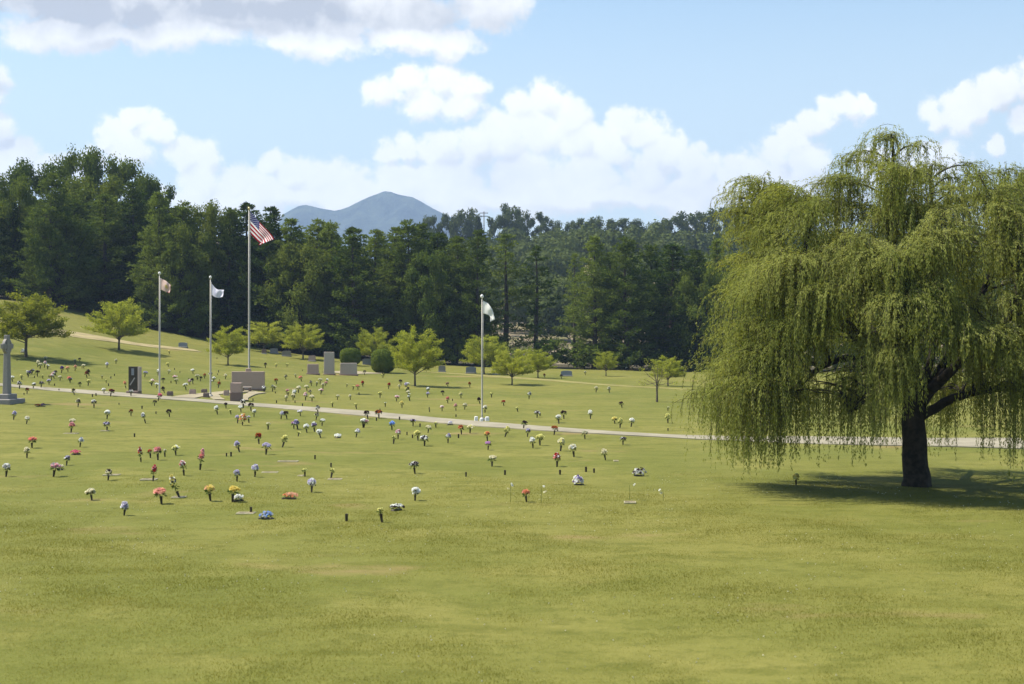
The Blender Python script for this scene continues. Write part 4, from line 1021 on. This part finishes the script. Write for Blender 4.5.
b = MB(); b.lathe([(.036, -.06), (.040, .02), (.046, .20), (.046, .205), (.036, .203), (.034, .15)], 10)
VASE_B = b.mesh('vase', ['bronze_dark'])
b = MB(); b.box(-.30, .30, -.10, .10, -.04, .06, 0, .02, (.04, .02)); SADDLE = b.mesh('holder', ['bronze_dark'])
FLOWERS = """17 361 b|45.5 362 v pale|40 369 v pale|47.5 369 v cream|32 374 v grey dark|34.5 378 b|22 380 v lemon|28 377.5 v purple grey|66 364.5 b|75 364 v pale|80 362 v dark|84 369 v cream|61.5 373 v purple|56 376 v dark purple|68 372 v peach|75 371 v peach
70 383 v greyblue|60 381 v pale|87 378 v rust dark|88 386 v lemon|80 387 v dark|116 364 v pale|107 368 ball white lilac|114.5 376 b|19.5 389 v white dark|33 389 v white dark|41 388 v grey dark|24 395 b|27 394 v dark rust|12.5 382 v white|59 391 b|74.5 395 v dark lemon|92.5 397 b|96 396 b
104 394 v white|110.5 396.5 v red dark|108.5 386 b|49 385 v lilac|54.5 386 b|78 407 v dark pale|94 408 v white dark|38 406.5 low dark rust|42.6 406.5 low dark purple|107 419 v white|107 431 v lilac dark|13.5 420 v lilac|26.5 424 v cream white|73 426 v cream pale|71 433 v coral pink|119 405 b|126 388.5 tall peach orange
131 396.5 v white dark|158 401 v hotpink pink|154.5 406 v dark|142 409 b|131 416 v rust dark|145.5 423 tall grey white|156 414 b|169.5 417 v dark|156.5 388 v white|158 375.5 v white|168.5 367 v lemon|168.5 374 v pale|174.5 370 b|180 373 b|163 383 v dark|171 383 b|169.5 354 few yellow|193 374 v white|190 385 v pink white|193 384 v dark
186 390 v white|164.5 393 v dark|198 379 b|211.5 377 v white dark|217.5 375 b|213.5 382 v white|211 384.5 v white|225.5 379.5 v cream|219.5 381 b|217 359 b|217.5 414.5 v white|226 408.5 v dark|231 414.5 few lemon|242.5 425.5 big yellow orange pink white|237.5 423.5 v lilac|241 412 v white|134.5 437 b|243.5 408 v white dark|251 411 v dark|254 417 v white
249 423 few lilac|268 430 few pale|281 419 v white lilac|287 419 v dark|300.5 416 v lilac white|318 413 v white dark|316 420 v dark pale|294 429 v pink purple|297.8 429.5 v purple lilac|307 433 v white|322 426 v white|314.5 432 v purple white|320.7 438 ball white|298 437 few lemon|356 437.5 v white lilac|363 427.5 v white|264 392.5 v white dark|265.5 368 v dark|276 367.5 v lemon|287 367 v lemon
286 380 v pale dark|296 378 few pale|301.5 381.5 v coral|311.5 386 v cream dark|326.5 383 v white|320 384 v pale|323 389 v cream|298.5 393 v cream|307 391 v cream|311 395 v cream dark|287 395 v pink|294.5 395 v cream|286 401.5 v cream|293 400 v cream|312 401.5 v cream|302.5 406 b|295 403 b|337.5 400 v pale|350.5 400 v cream|332.5 407 few lemon|358 390 v coral|363 387 v red
359 395 b|353 390 few lemon|302.5 371 b|253 401 b|276.5 403 b|356.5 409 few lemon|383 378 v dark lemon|364.5 375 v dark|388.5 389 v red|401 385 v dark|407.5 384.5 low white|406.5 392.5 v lemon|428 393.5 v white dark|448 387 v pink|470 387.5 v rust|380 398 v lemon|396.5 401.5 v white pink|410 401 few white|402 408 v yellow lemon|409 397.5 few white|461 398.5 v cream lemon|452.5 401 b
456 411 tall pink|456 417 b|380 411 b|429.5 412 b|480 404 v dark|485 413 v cream white|379 418.5 v dark rust|376.5 421 b|368 419 v dark|364 427.5 v white pink|399.5 420 b|392 430 v blue|413 426.5 v lilac dark|420 427 b|436 428 few lemon|428 433 v cream|450 425 low lilac white|461.5 434.5 v rust orange|470 433.5 v lemon cream|398 439 v white pink|393.5 444 few lemon|407 435 b|412.5 438 b|418 440.5 v lemon|424.5 446 v white dark
448 443 v white purple|458.5 438 b|415 473.5 v white dark|466 476.5 b|415 501 ball white|396.5 510.5 low white dark|382 522 few lemon|259 444 v rust red|266 454.5 v lilac|282.5 447 v lemon|338 438 low white|315 459 b|331 467 b|331 478 few lemon|305 477 few lemon|255 477 v white lilac|311.5 492.5 ball lilac white|289 499 low peach orange|251 513 b|266 519 low blue greyblue|346.5 521 b
141 462 tall white pink red|158 460 v coral pink|176 455.5 v white lemon|165 457 few pale|150.5 458 few red|184 475.5 tall white pink red|200 470 tall pink coral|153 481 tall pink red|161.5 504 v peach coral|179.5 498 tall white dark yellow|210.5 501 v yellow peach|232.5 502 v yellow|238 501 low white|226.5 456.5 b|231 456.5 b|239.5 452 v lilac|237 481.5 v lilac grey
32 448 v orange coral|27 458 v cream|6 477 v white grey|53.5 477 v grey pink|60.5 470 low cream|66.5 465.5 v purple white|76 454.5 low hotpink|80 447 v white greyblue|108 480.5 v dark cream|92 501 ball cream pale|124 516 ball white lilac|487.5 441 v orange yellow|488 450 v violet|505 437 v lemon|527.5 437 v lilac dark|523.5 429 v dark|533 448 v white|540 445.5 v lemon|554 435 v rust
560.5 451 v lemon cream|574 457 v cream white|585 439 v pale|557 467 v coral red white|560 475 b|492 467 v cream|505 475 b|586 472 b|594 473 b|579 485 spray white lilac purple|526.5 502 v orange coral|623 445 v white dark|605.5 460 v cream|639 476 spray white grey dark|615 424 v lemon yellow|620 428 v lemon|631 427 v white|622 408 v dark|668 423 v lemon|668 431 b|668 411 few pale|609.5 393 v pale
491.5 397.5 few lemon|504 406 v red|529 399 v white dark|518 412 few lemon|537 418 v white dark|540 416 b|559 424 v white|564 419 v dark|590.5 419 v white|585.5 375 v pale|561.5 379 v dark|545 378 v rust|596 392.5 v pale|627 370 v white|796 485 v yellow lemon"""
gx = np.random.default_rng(19)
_c = ['v white', 'v cream', 'few lemon', 'v pink', 'v pale', 'b', 'v dark', 'few white', 'v rust', 'v lilac', 'v white pink', 'few pale', 'v coral']
for _ in range(62):                                                   # the smallest bunches, in rows further up the slope
    if _ < 38: _x = gx.uniform(24, 236); _y = np.interp(_x, [24, 236], [366, 372]) + gx.uniform(0, 1) * np.interp(_x, [24, 236], [16, 18])
    else: _x = gx.uniform(255, 470); _y = np.interp(_x, [255, 470], [378, 392]) + gx.uniform(0, 22)
    if min(abs(_x - 134) / 9, 9) < 1 or abs(_x - 119) < 6 or 226 < _x < 262: continue
    FLOWERS += f"|{_x:.1f} {_y:.1f} " + _c[int(gx.integers(len(_c)))]
NEAR_LM = [(7, 'the stone cross'), (76, 'the hot pink spray'), (134, 'the black slab'), (210, 'the lavender flag'), (266, 'the low blue bouquet'), (330, 'the pale slab'), (415, 'the white ball bouquet'), (482, 'the white flag'), (526, 'the orange bouquet'), (639, 'the grey-white spray'), (917, 'the willow trunk')]
FAR_LM = [(7, 'the stone cross'), (66, 'the lone slope tree\'s left side'), (134, 'the black slab'), (159, 'the peach flag'), (210, 'the lavender flag'), (248, 'the brown monument'), (329, 'the pale slab'), (383, 'the larger clipped shrub'), (415, 'the largest lime tree'), (482, 'the white flag'), (605, 'the smallest lime tree'), (657, 'the bare-twigged young tree')]
FAR_LM.pop(1)
WORD = {'cream': 'cream', 'pale': 'pale yellow', 'lemon': 'lemon yellow', 'dark': 'dark', 'rust': 'rust brown', 'hotpink': 'hot pink', 'greyblue': 'grey blue', 'grey': 'grey'}
near, far = [], []
rx_ = [20, 60, 130, 170, 220, 260, 300, 365, 420, 480, 540, 600, 650, 700, 800]; ry_ = [386, 390, 395.6, 398.6, 402, 405, 408.6, 413.8, 418.6, 424, 428.8, 433, 435.8, 437.6, 440]
SINGLE = {(76, 454.5): 'hot pink flower spray lying low on the near lawn at left', (266, 519): 'bright blue bouquet low on the near lawn, nearest the viewer', (415, 501): 'big round white ball bouquet in vase on the near lawn, centre',
          (526.5, 502): 'orange bouquet in vase between two white flower stakes', (639, 476): 'big grey-white flower spray spread on the near lawn, right of centre', (242.5, 425.5): 'big mixed yellow orange and pink bouquet below the brown monument', (796, 485): 'yellow bouquet in vase in the shade under the willow',
          (392, 430): 'bright blue bouquet in vase just below the road, centre', (579, 485): 'lilac and white spray low on the near lawn, left of the larger grey-white one'}
cnt = 0
for rec in FLOWERS.replace('\n', '|').split('|'):
    a = rec.split()
    if not a: continue
    px, py, kind, cols = float(a[0]), float(a[1]), a[2], tuple(a[3:])
    for c in cols: petal(c)
    P = at(px, py)
    isnear = py > np.interp(px, rx_, ry_)
    cnt += 1
    sc = random.uniform(.68, .98) * {'big': .82, 'low': .72, 'spray': .72, 'b': .85, 'ball': .98}.get(kind, 1.0)
    if kind == 'b':
        r = empty('flower_vase', P, random.uniform(0, 6.28), sc); link('vase', VASE_B, r); desc = 'empty dark vase'; cat = 'vase'; grp = 'empty grave vases'
        g_ = Acc()
    else:
        nm = {'low': 'flower_spray', 'spray': 'flower_spray'}.get(kind, 'flower_vase')
        r = empty(nm, P, random.uniform(0, 6.28), sc)
        fl, lf = bouquet(kind, cols, cnt % 3)
        if kind in ('low', 'spray'): link('holder', SADDLE, r)
        else: link('vase', VASE, r)
        bl = link('blossoms', fl, r); link('leaves', lf, r)
        tw_ = WORD.get(cols[0], cols[0]) + (' and ' + WORD.get(cols[1], cols[1]) if len(cols) > 1 else '')
        desc = {'low': f'low {tw_} spray', 'spray': f'wide {tw_} spray', 'tall': f'tall {tw_} bouquet', 'few': f'sparse {tw_} blooms', 'ball': f'round {tw_} bouquet', 'big': f'big {tw_} bouquet'}.get(kind, f'{tw_} bouquet')
        cat = 'flowers'; grp = 'flower bunches on the graves'
        if kind in ('v', 'tall', 'few', 'ball'): r.rotation_euler.x = random.gauss(0, .13); r.rotation_euler.y = random.gauss(0, .13)
    tag(r, 'x', cat, grp)
    if (px, py) in SINGLE: r['label'] = SINGLE[(px, py)]
    else: (near if isnear else far).append(dict(px=px, desc=desc, obj=r))
relabel(near, NEAR_LM, 'before the road')
relabel(far, FAR_LM, 'beyond the road')

# thin flower stakes beside the orange bouquet and to the right
for px, by, ty, n, lb in ((510.5, 502, 484, 3, 'thin stake with white blooms on the left of the orange bouquet'), (541, 503, 486, 2, 'thin stake with pale blooms on the right of the orange bouquet'),
                          (629.5, 500, 485, 1, 'thin stake with one white bloom before the large grey-white spray'), (663, 501, 490, 2, 'thin stake with two white blooms, rightmost on the near lawn')):
    P = at(px, by); k = P.y / F; hh = (by - ty) * k
    root = empty('flower_stake', P); tag(root, lb, 'flower stake', 'thin flower stakes on the near lawn')
    a = Acc(); a.add(*tube(np.array([[0, 0, -.1], [.01, 0, hh * .5], [0, 0, hh]]), np.array([.006, .005, .004]), 5)); link('stem', a.mesh('stem', ['leaf_stem'], True), root)
    petal('white'); petal('cream')
    g = np.random.default_rng(int(px))
    for q in range(n):
        f = Acc(); c = np.array([g.uniform(-.09, .13), g.uniform(-.03, .03), hh - g.uniform(0, .16) * (q > 0)])
        for _ in range(3): blossom(f, c + g.normal(0, .012, 3), .034, 0, g)
        link('bloom', f.mesh('bloom', ['petal_white' if q % 2 == 0 else 'petal_cream']), root)
# flat markers that show in the turf
for k, (px, by, wpx, lb) in enumerate(((71, 433.6, 14, 'flat pale grave marker under the coral bouquet'), (105, 431, 8, 'flat pale grave marker under the lilac vase at left'), (112, 475, 16, 'flat pale grave marker behind the dark cream vase'),
                                       (149, 479.6, 16, 'flat pale grave marker under the tall pink and red bouquet'), (179, 497.4, 13, 'flat pale grave marker under the tall white and dark bouquet'), (246, 513.4, 18, 'flat pale grave marker beside the low blue bouquet'),
                                       (288, 461.5, 20, 'flat pale grave marker alone below the lemon bouquet'), (335, 479.4, 14, 'flat tan grave marker under the sparse lemon blooms'), (301, 476, 6, 'short flat marker left of sparse lemon blooms'),
                                       (270, 472.6, 16, 'flat tan grave marker right of the white and lilac bouquet'), (630, 502.5, 12, 'flat pale grave marker under the single-bloom stake'), (616, 461, 5, 'short flat pale marker right of the cream bouquet'))):
    P = at(px, by); q = P.y / F; w_ = wpx * q / 2
    root = empty('grave_marker', P, R(random.uniform(-4, 4))); tag(root, lb, 'grave marker', 'flat grave markers in the turf')
    b = MB(); b.box(-w_, w_, -.18, .18, -.08, .022, 0, .008); b.build('stone', ['marker_stone'], root)
    b = MB(); b.box(-w_ * .85, w_ * .85, -.10, .10, .024, .029, 0, .002); b.build('plaque', ['bronze'], root)
